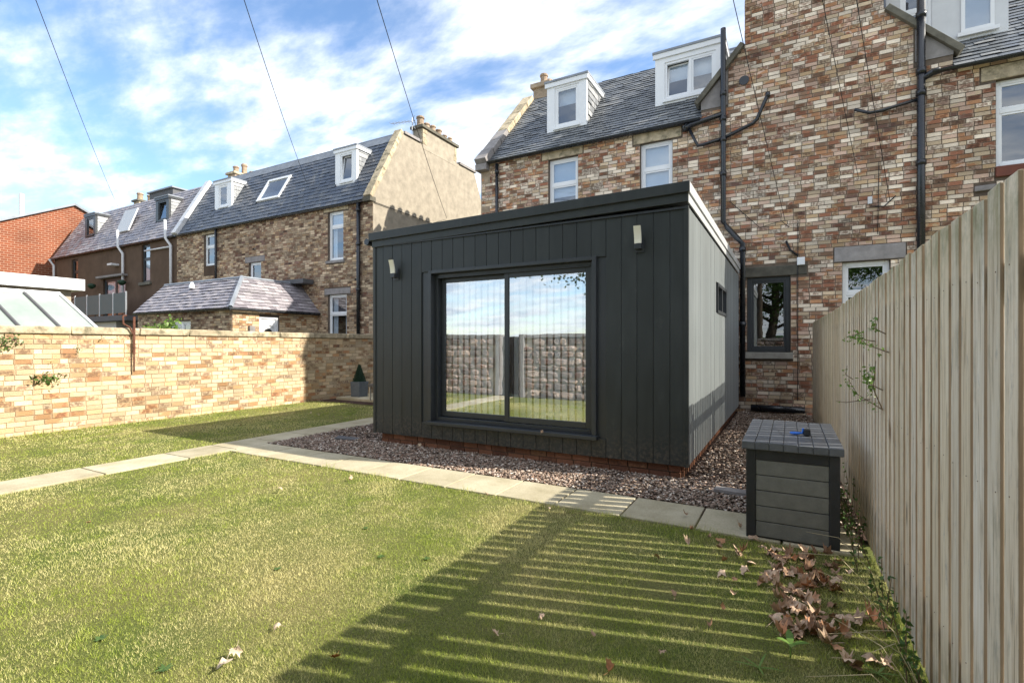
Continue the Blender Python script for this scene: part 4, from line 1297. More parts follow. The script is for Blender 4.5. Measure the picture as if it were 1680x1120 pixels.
for (a, c) in ((-30.75, -30.05), (-30.05, -30.75)):
    q = MB(); q.tube([(a, 12.1, 2.83), (c, 12.1, 3.5)], .02, 5); q.build('leg', M['grey_metal'], Tb)

# ------------------------------------------------------------------ red brick building with its gable in the sun
Rb = thing('red_brick_building', 'plain red brick building with a low gable behind the brown house, far left', 'building', (-43, 14, 0))
b = MB(); b.prism([(6.0, 0), (6.0, 5.9), (14.3, 10.1), (22.5, 5.9), (22.5, 0)], 'x', -47, -39)
b.build('wall', M['redbrick'], Rb)
b = MB()
for (y0, z0, y1, z1) in ((5.7, 5.78, 14.3, 10.13), (22.8, 5.78, 14.3, 10.13)):
    b.prism([(y0, z0), (y1, z1), (y1, z1 + .14), (y0, z0 + .14)], 'x', -47.2, -38.85)
b.build('roof', M['lead'], Rb)
q = MB(); q.tube([(-40.5, 12.3, 9), (-40.5, 12.3, 10.55)], .13, 8); q.build('flue', M['white_pipe'], Rb)

# ------------------------------------------------------------------ flat roofed outbuilding and lean-to glass roof
Fo = thing('outbuilding', 'flat roofed outbuilding with a white fascia beyond the garden wall at the left edge', 'outbuilding', (-18, 2, 0))
b = MB(); b.box(-19.5, -15.3, -3, 5.55, 0, 2.78); b.build('wall', M['harl'], Fo)
b = MB(); b.box(-19.7, -15.1, -3.2, 5.75, 2.78, 3.05); b.build('roof_fascia', M['upvc'], Fo)
Co = thing('lean_to_conservatory', 'lean-to conservatory with a frosted sheet roof and dark glazing bars, beyond the wall', 'conservatory', (-14.3, 2, 0))
TA, TB_ = Vector((-15.08, -2.5, 2.62)), Vector((-15.08, 5.25, 2.62))
BA, BB_ = Vector((-13.1, -2.5, 1.25)), Vector((-13.1, 5.7, 1.25))
dv = (BA - TA).normalized(); nv = Vector((-dv.z, 0, dv.x)); nv = nv if nv.z > 0 else -nv
ny = 12
for i in range(ny):
    a0, a1 = i / ny, (i + 1) / ny
    p = [TA.lerp(TB_, a0), TA.lerp(TB_, a1), BA.lerp(BB_, a1), BA.lerp(BB_, a0)]
    q = MB(); q.add([x for x in p] + [x + nv * .02 for x in p], [(0, 1, 2, 3), (7, 6, 5, 4), (0, 4, 5, 1), (1, 5, 6, 2), (2, 6, 7, 3), (3, 7, 4, 0)])
    q.build('roof_sheet', M['poly'], Co)
for i in range(ny + 1):
    q = MB(); q.tube([TA.lerp(TB_, i / ny) + nv * .04, BA.lerp(BB_, i / ny) + nv * .04], .03, 6)
    q.build('glazing_bar', M['dark_panel' if i < ny else 'white_pipe'], Co)
q = MB(); q.tube([TA + nv * .04, TB_ + nv * .04], .05, 6); q.build('top_rail', M['upvc'], Co)
q = MB(); q.tube([TA.lerp(BA, .62) + nv * .035, TB_.lerp(BB_, .62) + nv * .035], .012, 5); q.build('glazing_bar', M['white_pipe'], Co)
q = MB(); q.box(-15.05, -13.2, 5.2, 5.24, 0, 1.2); q.build('end_panel', M['poly'], Co)
q = MB(); q.add([(-15.05, 5.24, 1.2), (-13.2, 5.6, 1.2), (-15.05, 5.24, 2.58)], [(0, 1, 2)]); q.build('end_panel', M['poly'], Co)
q = MB(); q.box(-13.25, -13.1, -2.5, 5.6, 0, 1.2); q.build('low_wall', M['harl'], Co)
# ------------------------------------------------------------------ lawn bases, soil and gravel beds
b = MB(); b.quad((WALL_X, -1, 0), (.9, -1, 0), (.9, PATH_Y0 + .3, 0), (WALL_X, PATH_Y0 + .3, 0)); b.quad((WALL_X, PATH_Y0 + .3, 0), (PATH_X0 + .2, PATH_Y0 + .3, 0), (PATH_X0 + .2, 9.1, 0), (WALL_X, 9.1, 0))
b.build('lawn', M['lawn'], None, kind='structure')
b = MB(); b.quad((PATH_X1 - .25, PATH_Y1 - .2, .004), (.62, PATH_Y1 - .2, .004), (.62, YH, .004), (PATH_X1 - .25, YH, .004)); b.build('gravel_bed', M['soil'], None, kind='structure')
b = MB(); b.quad((WALL_X, 9.0, .006), (PATH_X0 + .1, 9.0, .006), (PATH_X0 + .1, 12.4, .006), (WALL_X, 12.4, .006)); b.build('soil_bed', M['soil'], None, kind='structure')

# paving: every slab is a piece of its own
PV = bpy.data.objects.new('garden_path', None); attach(PV, None, (0, 0, 0)); PV['kind'] = 'structure'
def slab(x0, x1, y0, y1, z=.018, tiltv=.002, skew=0.0):
    q = MB(); g = .008
    q.box(x0 + g, x1 - g, y0 + g, y1 - g, -.02, z)
    q.v = [(x + rng.uniform(-.003, .003) + skew * y, y + rng.uniform(-.003, .003), zz + (rng.uniform(-tiltv, tiltv) if zz > 0 else 0)) for (x, y, zz) in q.v]
    return q.build('paving_slab', M['slab'], PV, bevel=.006)
x = -6.68
k = 0
while x < .2:
    x1 = x + .603
    slab(x, min(x1, .45), PATH_Y0 + .004 * math.sin(k), PATH_Y1)
    x = x1; k += 1
y = -1.0 + .13
while y < 10.6:
    wdt = .9 if y < 3.6 else .62
    y1 = y + wdt
    slab(PATH_X0, PATH_X1, y, y1); y = y1
# slab terrace beyond the lawn, under the planter
for i in range(4):
    for j in range(2):
        slab(-10.55 + .9 * i, -9.65 + .9 * i, 9.45 + .7 * j, 10.15 + .7 * j, z=.07)

# ------------------------------------------------------------------ garden boundary wall on the left
GW = thing('garden_wall', 'long sunlit cream brick garden wall with a flat stone coping along the left side', 'wall', (WALL_X, 5, 0))
b = MB(); b.box(WALL_X - .23, WALL_X, -1.0, YN - .02, -.05, 1.64)
core = b.build('wall', M['mortar_w'], GW)
nb = lay_bricks(core, M['brick_w'], (WALL_X, 0, 0), UY, UX, -.02, 1.64, lambda z: [(-.98, YN - .03)], [], rh=.083, bl=.232, joint=.008, n_ind=300, hide=(HIDE_SHED,))
y = -1.0
while y < YN - .05:
    y1 = min(y + rng.uniform(.85, 1.15), YN - .03)
    q = MB(); q.box(WALL_X - .27, WALL_X + .045, y + .004, y1 - .004, 1.64, 1.765, j=.009)
    q.build('coping_stone', M['stone_pale'], GW, bevel=.014)
    y = y1
# iron clothes-line post fixed to the wall
CP = thing('clothes_post', 'rusty iron clothes line post with a hooked arm against the garden wall', 'post', (WALL_X + .06, 5.0, .9))
PY = 3.05
CPx = WALL_X + .07
import itertools
def wall_y(px):
    a = (px - 840) / 826.0
    dx = FW.x + RT.x * a; dyv = FW.y + RT.y * a
    return (CPx / dx) * dyv
PY = wall_y(220)
q = MB(); q.tube([(CPx, PY, .95), (CPx, PY, 1.30)], .014, 6); q.tube([(CPx, PY, 1.28), (CPx, PY, 1.98)], .02, 6); q.build('rod', M['rust'], CP)
q = MB(); q.tube([(CPx, PY, 1.62), (CPx + .02, PY - .08, 1.78), (CPx + .02, PY - .18, 1.84), (CPx + .02, PY - .19, 1.98)], .015, 6); q.tube([(CPx + .02, PY - .19, 1.98), (CPx + .02, PY - .13, 2.0)], .015, 6); q.build('arm', M['rust'], CP)

# rubble wall with the garden gate, behind the camera (seen in the glass)
RW = thing('stone_wall', 'rubble stone wall reflected in the sliding door', 'wall', (-5, -1.2, 0))
b = MB(); b.box(-12, -7.45, -1.5, -1.12, 0, 1.66); b.box(-6.45, 2.5, -1.5, -1.12, 0, 1.66)
b.build('wall', M['lime'], RW)
b = MB()
z = .02
while z < 1.6:
    x = -12.0
    hh = rng.uniform(.09, .24)
    while x < 2.4:
        w = rng.uniform(.12, .46)
        if not (-7.55 < x + w / 2 < -6.4):
            pts = []
            cx, cz = x + w / 2, z + hh / 2
            nn = 8
            for ring, (sc, d) in enumerate(((1.0, -1.13), (.94, -1.09), (.55, -1.07))):
                for a in range(nn):
                    an = 2 * math.pi * (a + .5) / nn
                    ex = math.copysign(abs(math.cos(an)) ** .55, math.cos(an)) * w * .47; ez = math.copysign(abs(math.sin(an)) ** .55, math.sin(an)) * hh * .46
                    pts.append((cx + ex * sc + rng.uniform(-.028, .028), d + rng.uniform(-.01, .01), cz + ez * sc + rng.uniform(-.022, .022)))
            fs = []
            for ring in range(2):
                for a in range(nn): fs.append((ring * nn + a, ring * nn + (a + 1) % nn, (ring + 1) * nn + (a + 1) % nn, (ring + 1) * nn + a))
            fs.append(tuple(range(2 * nn, 3 * nn)))
            b.add(pts, [tuple(reversed(f)) for f in fs])
        x += w
    z += hh
b.build('rubble_stone', M['rubble'], RW, kind='stuff')
for (x0, x1) in ((-12, -7.45), (-6.45, 2.5)):
    q = MB(); q.box(x0, x1, -1.52, -1.06, 1.66, 1.75, j=.01); q.build('coping_stone', M['stone_grey'], RW)
for x0 in (-7.46, -6.62):
    q = MB(); q.box(x0 + .02, x0 + .16, -1.54, -1.03, 0, 1.76); q.build('gate_pier', M['stone_grey'], RW, bevel=.01)
GT = thing('garden_gate', 'dark boarded garden gate between pale stone piers', 'gate', (-6.95, -1.2, 0))
for k in range(5):
    q = MB(); q.box(-7.27 + .13 * k, -7.15 + .13 * k, -1.24, -1.21, .05, 1.7); q.build('board', M['gate_wood'], GT)
q = MB(); q.box(-7.27, -6.63, -1.21, -1.18, .3, .4); q.box(-7.27, -6.63, -1.21, -1.18, 1.35, 1.45); q.build('brace', M['gate_wood'], GT)

# ------------------------------------------------------------------ the black garden room
SX0, SX1, SY0, SY1 = -5.42, -.947, 5.583, 11.75
S = thing('garden_room', 'flat roofed garden room clad in charcoal vertical boards with a wide sliding glass door', 'garden room', ((SX0 + SX1) / 2, (SY0 + SY1) / 2, 0))
DX0, DX1, DZ0, DZ1 = -4.36, -1.985, .39, 2.45
def roof_z(x): return 3.11 + (x - SX0) * (.068 / 4.47)       # top of the fascia falls slightly to the left
# structural shell
b = MB(); ZB = .17
wall_core(b, SX0 + .03, SX1 - .03, SY0 + .03, SY0 + .15, ZB, 2.93, [(DX0, DX1, DZ0, DZ1)])
WY0, WY1, WZ0, WZ1 = 8.12, 9.28, 1.95, 2.37
b.box(SX1 - .15, SX1 - .03, SY0 + .15, WY0, ZB, 2.93); b.box(SX1 - .15, SX1 - .03, WY1, SY1, ZB, 2.93)
b.box(SX1 - .15, SX1 - .03, WY0, WY1, ZB, WZ0); b.box(SX1 - .15, SX1 - .03, WY0, WY1, WZ1, 2.93)
b.box(SX0 + .03, SX0 + .15, SY0 + .15, SY1, ZB, 2.93); b.box(SX0 + .15, SX1 - .15, SY1 - .12, SY1, ZB, 2.93)
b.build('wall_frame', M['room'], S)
b = MB(); b.box(SX0 + .15, SX1 - .15, SY0 + .15, SY1 - .12, .25, .30); b.build('floor', M['concrete'], S)
b = MB(); b.box(SX0 + .151, SX1 - .151, SY0 + 3.0, SY0 + 3.1, .30, 2.92); b.build('inner_wall', M['room'], S)
# cladding boards, front: pitch .179
xs_ = SX0; npn = 25; pit = (SX1 - SX0) / npn
for k in range(npn):
    x0 = SX0 + pit * k; x1 = x0 + pit - .005
    dd = rng.uniform(-.0015, .0015)
    segs = sub_intervals([(.155 + rng.uniform(-.002, .002), 2.93)], [(DZ0 - .02, DZ1 + .02)] if x0 < DX1 and x1 > DX0 else [])
    for (a, c) in segs:
        if x0 < DX0 < x1: x1s = DX0 - .004 if False else x1
        q = MB(); q.box(x0, x1, SY0 + dd, SY0 + .028, a, c)
        q.build('cladding_board', M['clad'], S, bevel=.003)
b = MB(); b.box(SX0, SX1, SY0 + .022, SY0 + .0295, .16, DZ0 - .02); b.box(SX0, DX0, SY0 + .022, SY0 + .0295, DZ0 - .02, 2.93); b.box(DX1, SX1, SY0 + .022, SY0 + .0295, DZ0 - .02, 2.93); b.box(DX0, DX1, SY0 + .022, SY0 + .0295, DZ1, 2.93)
b.build('cladding_backing', M['dark_frame'], S)
ns = 34; pit2 = (SY1 - SY0) / ns
for k in range(ns):
    y0 = SY0 + pit2 * k + .001; y1 = y0 + pit2 - .0022
    dd = rng.uniform(-.0015, .0015)
    for (a, c) in sub_intervals([(.155, 2.93)], [(WZ0 - .02, WZ1 + .02)] if y0 < WY1 and y1 > WY0 else []):
        q = MB(); q.box(SX1 - .028, SX1 + dd, y0 if k else y0 - .0, y1, a, c)
        q.build('cladding_board', M['clad_sunlit'], S, bevel=.001)
b = MB(); b.box(SX1 - .0295, SX1 - .022, SY0 + .03, WY0, .16, 2.93); b.box(SX1 - .0295, SX1 - .022, WY1, SY1, .16, 2.93); b.box(SX1 - .0295, SX1 - .022, WY0, WY1, .16, WZ0); b.box(SX1 - .0295, SX1 - .022, WY0, WY1, WZ1, 2.93)
b.build('cladding_backing', M['dark_frame'], S)
q = MB(); q.box(SX0 - .0, SX0 + .028, SY0 + .03, SY1, .155, 2.93); q.build('cladding_side', M['clad'], S)
# corner trims
for x0 in (SX0 - .012, SX1 - .036):
    q = MB(); q.box(x0, x0 + .048, SY0 - .012, SY0 + .03, .15, 2.93); q.build('corner_trim', M['clad'], S, bevel=.003)
# fascias and roof (fall to the left)
def sloped_box(x0, x1, y0, y1, ztop_off, h):
    q = MB(); q.box(x0, x1, y0, y1, 0, 1)
    q.v = [(x, y, roof_z(x) + ztop_off - (h if z == 0 else 0)) for (x, y, z) in q.v]
    return q
OV = .06
sloped_box(SX0 - OV, SX1 + .03, SY0 - OV, SY0 - OV + .03, 0, .115).build('fascia', M['clad'], S, bevel=.004)
sloped_box(SX0 - .02, SX1 + .012, SY0 - .028, SY0 - .001, -.115, .095).build('fascia_board', M['clad'], S, bevel=.003)
sloped_box(SX1 + .0, SX1 + .03, SY0 - OV + .03, SY1, 0, .115).build('fascia', M['trim_sunlit'], S, bevel=.004)
sloped_box(SX1 - .005, SX1 + .012, SY0 - .0, SY1, -.115, .095).build('fascia_board', M['trim_sunlit'], S, bevel=.003)
sloped_box(SX0 - OV, SX0 - OV + .03, SY0 - OV + .03, SY1, 0, .115).build('fascia', M['clad'], S)
sloped_box(SX0 - OV + .03, SX1, SY0 - OV + .03, SY1, -.02, .09).build('roof', M['lead'], S)
q = MB(); q.box(SX0, SX1 - .0, SY0 - .02, SY0 + .15, 2.90, 2.915); q.build('soffit', M['dark_frame'], S)
q = MB(); q.tube([(SX0 - OV - .05, SY0 - .05, 2.99), (SX0 - OV - .05, SY1, 3.0)], .05, 8); q.build('gutter', M['black_pipe'], S)
# door surround and sliding door
q = MB(); fr = .05
q.box(DX0 - .03, DX0 + .02, SY0 - .03, SY0 + .12, DZ0 - .03, DZ1 + .03); q.box(DX1 - .02, DX1 + .03, SY0 - .03, SY0 + .12, DZ0 - .03, DZ1 + .03)
q.box(DX0 + .02, DX1 - .02, SY0 - .03, SY0 + .12, DZ1 - .015, DZ1 + .03)
sd = q.build('door_surround', M['dark_frame'], S, bevel=.004)
q = MB(); q.box(DX0 - .04, DX1 + .05, SY0 - .07, SY0 + .12, DZ0 - .035, DZ0 + .012); q.build('sill', M['dark_frame'], S, bevel=.006)
fy = SY0 + .06
q = MB(); frame_bars(q, DX0 + .021, DX1 - .021, DZ0 + .013, DZ1 - .016, fy, fy + .13, .05)
q.box(DX0 + .07, DX1 - .07, fy - .01, fy + .01, DZ1 - .075, DZ1 - .062); q.build('door_frame', M['dark_frame'], S, bevel=.003)
mid = (DX0 + DX1) / 2 - .03
for (x0, x1, yy) in ((DX0 + .075, mid + .05, fy + .075), (mid - .03, DX1 - .075, fy + .018)):
    q = MB(); frame_bars(q, x0, x1, DZ0 + .07, DZ1 - .07, yy, yy + .045, .062, wb=.07)
    leaf_ = q.build('sliding_door', M['dark_frame'], S, bevel=.004)
    q = MB(); q.box(x0 + .062, x1 - .062, yy + .018, yy + .028, DZ0 + .14, DZ1 - .132); q.build('pane', M['door_glass'], leaf_)
# vertical blinds inside
VBL = bpy.data.objects.new('vertical_blind', None); attach(VBL, S, ((DX0 + DX1) / 2, SY0 + .32, DZ0))
q = MB(); q.box(DX0, DX1, SY0 + .29, SY0 + .34, DZ1 - .06, DZ1 - .02); q.build('head_rail', M['upvc'], VBL)
x = DX0 + .04
while x < DX1 - .03:
    c = Vector((x, SY0 + .24, 0)); an = R(-17 + rng.uniform(-4, 4)); hw = .0445
    dx, dy_ = math.cos(an) * hw, math.sin(an) * hw
    q = MB(); q.add([(x - dx, c.y - dy_, .34), (x + dx, c.y + dy_, .34), (x + dx, c.y + dy_, 2.4), (x - dx, c.y - dy_, 2.4), (x - dx, c.y - dy_ + .002, .34), (x + dx, c.y + dy_ + .002, .34), (x + dx, c.y + dy_ + .002, 2.4), (x - dx, c.y - dy_ + .002, 2.4)],
                    [(0, 1, 2, 3), (7, 6, 5, 4)])
    q.build('blind_slat', M['white_blind'], VBL)
    x += .098
# high side window
q = MB()
for (a, c, p, w_) in ((WY0 - .02, WY1 + .02, WZ1 - .03, WZ1 + .02), (WY0 - .02, WY1 + .02, WZ0 - .02, WZ0 + .03)): q.box(SX1 - .1, SX1 + .012, a, c, p, w_)
for (a, c) in ((WY0 - .02, WY0 + .04), (WY1 - .04, WY1 + .02), (8.66, 8.74)): q.box(SX1 - .1, SX1 + .01, a, c, WZ0 + .03, WZ1 - .03)
wv = q.build('window', M['dark_frame'], S)
q = MB(); q.box(SX1 - .06, SX1 - .05, WY0 + .04, 8.66, WZ0 + .03, WZ1 - .03); q.build('pane', M['glass'], wv)
q = MB(); q.box(SX1 - .06, SX1 - .05, 8.74, WY1 - .04, WZ0 + .03, WZ1 - .03); q.build('pane', M['glass'], wv)
q = MB(); frame_bars(q, 0, 1, 0, 1, 0, 1, .1)
# brick plinth under the boards
pl = MB(); pl.box(SX0 + .10, SX1 - .08, SY0 + .07, SY0 + .2, 0, .165); pl.box(SX1 - .2, SX1 - .08, SY0 + .2, SY1, 0, .165)
plo = pl.build('plinth', M['mortar'], S)
lay_bricks(plo, M['brick_p'], (0, SY0 + .062, 0), UX, -UY, .0, .17, lambda z: [(SX0 + .10, SX1 - .075)], [], rh=.08, n_ind=60)
lay_bricks(plo, M['brick_p'], (SX1 - .075, 0, 0), UY, UX, .0, .17, lambda z: [(SY0 + .07, SY1)], [], rh=.08, n_ind=0)
# up-lighters either side of the door
for (x, z, lb) in ((-4.985, 2.50, 'curved outdoor wall light left of the sliding door'), (-1.455, 2.585, 'curved outdoor wall light right of the sliding door')):
    L_ = thing('wall_light', lb, 'wall light', (x, SY0 - .06, z), group='pair of outdoor lights on the garden room')
    prof = [(-.125, .26), (-.118, .25), (-.085, .16), (-.062, .06), (-.058, .0), (-.0, .0)]
    Y_ = SY0 - .003
    # curved pale diffuser
    cur = [(-.128, .165), (-.112, .12), (-.098, .072), (-.09, .025), (-.088, -.02)]
    q = MB()
    for i in range(len(cur) - 1):
        (ya, za), (yb, zb) = cur[i], cur[i + 1]
        q.add([(x - .038, Y_ + ya, z + za), (x + .038, Y_ + ya, z + za), (x + .038, Y_ + yb, z + zb), (x - .038, Y_ + yb, z + zb),
               (x - .038, Y_ + ya + .02, z + za), (x + .038, Y_ + ya + .02, z + za), (x + .038, Y_ + yb + .02, z + zb), (x - .038, Y_ + yb + .02, z + zb)],
              [(3, 2, 1, 0), (4, 5, 6, 7), (0, 4, 7, 3), (1, 2, 6, 5), (0, 1, 5, 4)])
    q.build('diffuser', M['lamp_face'], L_)
    q = MB(); q.box(x - .038, x + .038, Y_ - .088, Y_ - .012, z - .08, z - .022); q.build('lamp_base', M['dark_frame'], L_, bevel=.004)
    q = MB(); q.box(x - .048, x + .048, Y_ - .012, Y_, z - .11, z + .05); q.build('back_plate', M['dark_frame'], L_)
    q = MB(); q.prism([(Y_ - .068, z - .02), (Y_ - .03, z - .02), (Y_ - .115, z + .195)], 'x', x - .02, x + .02) ; q.build('lamp_arm', M['dark_frame'], L_)

# ------------------------------------------------------------------ fence on the right
FN = thing('timber_fence', 'tall weathered close boarded timber fence along the right side', 'fence', (.6, 5, 0))
FDIR = Vector((-.0128, 1, 0)).normalized()
y = -1.02
k = 0
rdir = math.atan2(.0128, 1)
while y < 11.66:
    w = .101 + rng.uniform(-.006, .005)
    h = 1.86 + .035 * max(0, (4 - y) / 4) + .012 * math.sin(y * .7) + rng.uniform(-.008, .008)
    q = MB()
    ya = y + .0
    lean = rng.uniform(-.004, .004)
    q.box(0, .0115, 0, w, 0, h)
    q.v = [(fence_x(ya) + X + rng.uniform(-.0015, .0015) + .002 * rng.random(), ya + Yv + lean * Z, .02 + Z + rng.uniform(-.002, .002)) for (X, Yv, Z) in q.v]
    q.build('board', M['wood'], FN, bevel=.003)
    y += .128 + rng.uniform(-.003, .003); k += 1
q = MB()
for yb in range(96):
    y_ = -.99 + .128 * yb + rng.uniform(-.02, .03)
    for z in (.36 + rng.uniform(-.02, .02), 1.02 + rng.uniform(-.02, .02), 1.66 + rng.uniform(-.02, .02)):
        for dy_ in (.03,):
            xx = fence_x(y_) - .0015
            q.tube([(xx + .002, y_ + dy_, z), (xx + .0008, y_ + dy_, z)], .0022, 6)
q.build('nail', M['rust'], FN, kind='stuff')
for z in (.24, 1.60):
    q = MB(); q.box(.019, .058, -1.0, 11.6, z, z + .09)
    q.v = [(fence_x(Yv) + X, Yv, Z) for (X, Yv, Z) in q.v]; q.build('rail', M['wood'], FN)
for y in (.9, 2.7, 4.5, 6.3, 8.1, 9.9, 11.5):
    q = MB(); q.box(.059, .159, y - .05, y + .05, 0, 1.80); q.v = [(fence_x(Yv) + X, Yv, Z) for (X, Yv, Z) in q.v]; q.build('post', M['wood'], FN)

# ------------------------------------------------------------------ storage box
BX0, BX1, BY0, BY1, BZ = -.315, .335, 4.13, 5.42, .735
DB = thing('storage_box', 'dark grey resin garden storage box standing on the path end by the fence', 'storage box', ((BX0 + BX1) / 2, (BY0 + BY1) / 2, .0))
q = MB()
for (x, y) in ((BX0 + .03, BY0 + .03), (BX1 - .09, BY0 + .03), (BX0 + .03, BY1 - .09), (BX1 - .09, BY1 - .09)):
    q2 = MB(); q2.box(x, x + .065, y, y + .065, .0, BZ - .06); q2.build('corner_post', M['box_dark'], DB, bevel=.006)
q = MB(); q.box(BX0 + .045, BX1 - .04, BY0 + .05, BY1 - .05, .02, BZ - .07); q.build('carcass', M['box_dark'], DB)
q = MB(); q.box(BX0 + .096, BX1 - .091, BY0 + .033, BY0 + .05, BZ - .135, BZ - .06); q.build('top_rail', M['box_dark'], DB, bevel=.004)
ph = (BZ - .135 - .03) / 5
for k in range(5):
    z = .03 + ph * k
    q = MB(); q.box(BX0 + .096, BX1 - .091, BY0 + .038, BY0 + .0495, z + .003, z + ph - .003); q.build('panel', M['box_panel'], DB, bevel=.003)
    q = MB(); q.box(BX0 + .034, BX0 + .0445, BY0 + .096, BY1 - .091, z + .003, z + ph - .003); q.build('panel', M['box_panel'], DB, bevel=.003)
    q = MB(); q.box(BX1 - .0395, BX1 - .029, BY0 + .096, BY1 - .091, z + .003, z + ph - .003); q.build('panel', M['box_panel'], DB, bevel=.003)
lw = (BX1 - BX0) / 7
q = MB(); q.box(BX0 + .01, BX1 - .01, BY0 + .01, BY1 - .01, BZ - .058, BZ - .012); lid = q.build('lid', M['box_lid'], DB)
for k in range(7):
    for (a, c) in ((BY0, BY0 + .43), (BY0 + .43, BY0 + .86), (BY0 + .86, BY1)):
        q = MB(); q.box(BX0 + lw * k + .003, BX0 + lw * (k + 1) - .003, a + .002, c - .002, BZ - .055 if a == BY0 else BZ - .012, BZ + .002 * math.sin(k))
        q.build('lid_plank', M['box_lid'], lid, bevel=.004)
for x in (BX0 - .003, BX1 - .012):
    pass
# toy or clip left on the lid
BT = thing('blue_clip', 'small bright blue plastic clip with a black block lying on the box lid', 'clip', (.09, 4.72, BZ))
q = MB(); bc = (.085, 4.60)
pts = [(bc[0] - .075 + .0, bc[1], BZ + .012)]
for k in range(13):
    an = 2 * math.pi * k / 12
    pts.append((bc[0] - .045 + .03 * math.cos(an), bc[1] + .02 * math.sin(an), BZ + .016))
q.tube(pts[1:], .009, 6); q.tube([(bc[0] - .02, bc[1], BZ + .018), (bc[0] + .005, bc[1] + .0, BZ + .02), (bc[0] + .012, bc[1], BZ + .058)], .009, 6); q.build('clip_loop', M['blue'], BT, smooth=True)
q = MB(); q.cbox((bc[0] + .034, bc[1] + .004, BZ + .028), (.045, .05, .05), .2); q.build('clip_block', M['box_dark'], BT, bevel=.005)

# ------------------------------------------------------------------ planter and chair beyond the lawn
PT = thing('topiary_planter', 'grey square planter with a clipped cone shrub against the garden wall', 'planter', (-10.15, 9.9, .07))
q = MB(); w = .17
q.add([(-w * .9, -w * .9, 0), (w * .9, -w * .9, 0), (w * .9, w * .9, 0), (-w * .9, w * .9, 0), (-w, -w, .40), (w, -w, .40), (w, w, .40), (-w, w, .40)], BOXF)
q.v = [(x - 10.15, y + 9.9, z + .07) for (x, y, z) in q.v]; q.build('pot', M['planter'], PT, bevel=.012)
def leaf_cloud(name, pts, size, m, parent=None, upbias=0.0, **kw):
    N = len(pts)
    u = nrs.normal(size=(N, 3)); u /= np.linalg.norm(u, axis=1)[:, None]
    v = np.cross(u, nrs.normal(size=(N, 3))); v /= np.linalg.norm(v, axis=1)[:, None]
    s = (size * nrs.uniform(.6, 1.3, N))[:, None]
    a = pts - u * s * .5; c = pts + u * s * .5
    bb = pts + v * s * .28; d = pts - v * s * .28
    V = np.stack([a, bb, c, d], 1).reshape(-1, 3)
    F = np.arange(N * 4).reshape(-1, 4)
    r = np.repeat(nrs.uniform(0, 1, N), 4)
    return np_obj(name, V, F, r, m, parent, **kw)
N = 2600
hh = nrs.uniform(0, 1, N) ** .7; hh = 1 - hh
rad = (.155 * (1 - hh) + .02) * nrs.uniform(.75, 1.08, N); an = nrs.uniform(0, 2 * np.pi, N)
pts = np.stack([-10.15 + rad * np.cos(an), 9.9 + rad * np.sin(an), .47 + hh * .46], 1)
leaf_cloud('foliage', pts, .028, M['leaf_dark'], PT)
q = MB(); q.lathe((-10.15, 9.9, .45), [(.14, 0), (.13, .03), (.01, .42)], 10); q.build('stem_core', M['leaf_dark'], PT)
CH = thing('garden_chair', 'grey woven garden chair back showing beside the left side of the garden room', 'chair', (-9.3, 9.9, .07))
cxx, cyy = -9.12, 9.75
q = MB()
for i in range(9):
    a = i / 8
    X = cxx - .10 + .3 * a; 
    q.tube([(X, cyy - .1 + .1 * abs(a - .5), .1), (X - .02, cyy - .02, .45), (X - .05, cyy + .1, .8), (X - .08, cyy + .2, .95 + .06 * math.sin(a * math.pi))], .024, 5)
q.build('backrest', M['wicker'], CH)
q = MB(); q.box(cxx - .08, cxx + .42, cyy - .5, cyy - .05, .42, .48); q.build('seat', M['wicker'], CH)
for (a, c) in ((cxx - .04, cyy - .46), (cxx + .38, cyy - .46), (cxx - .04, cyy - .1), (cxx + .38, cyy - .1)):
    q = MB(); q.tube([(a, c, .07), (a, c, .42)], .02, 6); q.build('leg', M['grey_metal'], CH)

# ------------------------------------------------------------------ phone lines and their pole
POLE = Vector((-1.19, -1.75, 0))
PO = thing('telegraph_pole', 'timber telegraph pole behind the camera carrying the phone lines', 'pole', POLE)
q = MB(); q.tube([POLE, POLE + UZ * 8.3], [.13, .09], 10); q.build('pole', M['bark'], PO)
q = MB(); q.tube([POLE + UZ * 8.0, POLE + UZ * 8.15], .17, 10); q.build('ring_head', M['grey_metal'], PO)
def line_to(px, py, x=None, y=None):
    a = (px - 840) / 826.0; up = (566 - py) / 826.0
    d = FW + RT * a + UZ * up
    t = (x / d.x) if x is not None else (y / d.y)
    return Vector((0, 0, EYE)) + d * t
ends = [(line_to(193, 338, y=15.4), 'thin phone line running down to the chimney of the brown house'),
        (line_to(503, 300, y=13.9), 'thin phone line running down onto the blue slate roof'),
        (line_to(733, 358, x=NR + .05), 'thin phone line crossing in front of the cream gable chimney'),
        (line_to(1288, 362, y=YH - .04), 'leftmost phone line down the chimney gable of the nearest house'),
        (line_to(1408, 290, y=YH - .04), 'middle phone line down the chimney gable of the nearest house'),
        (line_to(1460, 330, y=YH - .04), 'rightmost phone line down the chimney gable of the nearest house')]
top = POLE + UZ * 8.1
for i, (e, lb) in enumerate(ends):
    st = top + Vector((.15 * math.cos(i), .1 * math.sin(i), 0))
    q = MB(); pp = []
    for k in range(15):
        t = k / 14
        p = st.lerp(e, t); p.z -= .35 * 4 * t * (1 - t) * (1 if i < 3 else .4)
        pp.append(p)
    q.tube(pp, .0075 if i < 3 else .005, 5)
    q.build('phone_line', M['cable'], None, lb, 'phone line', group='phone lines fanning out from one pole')

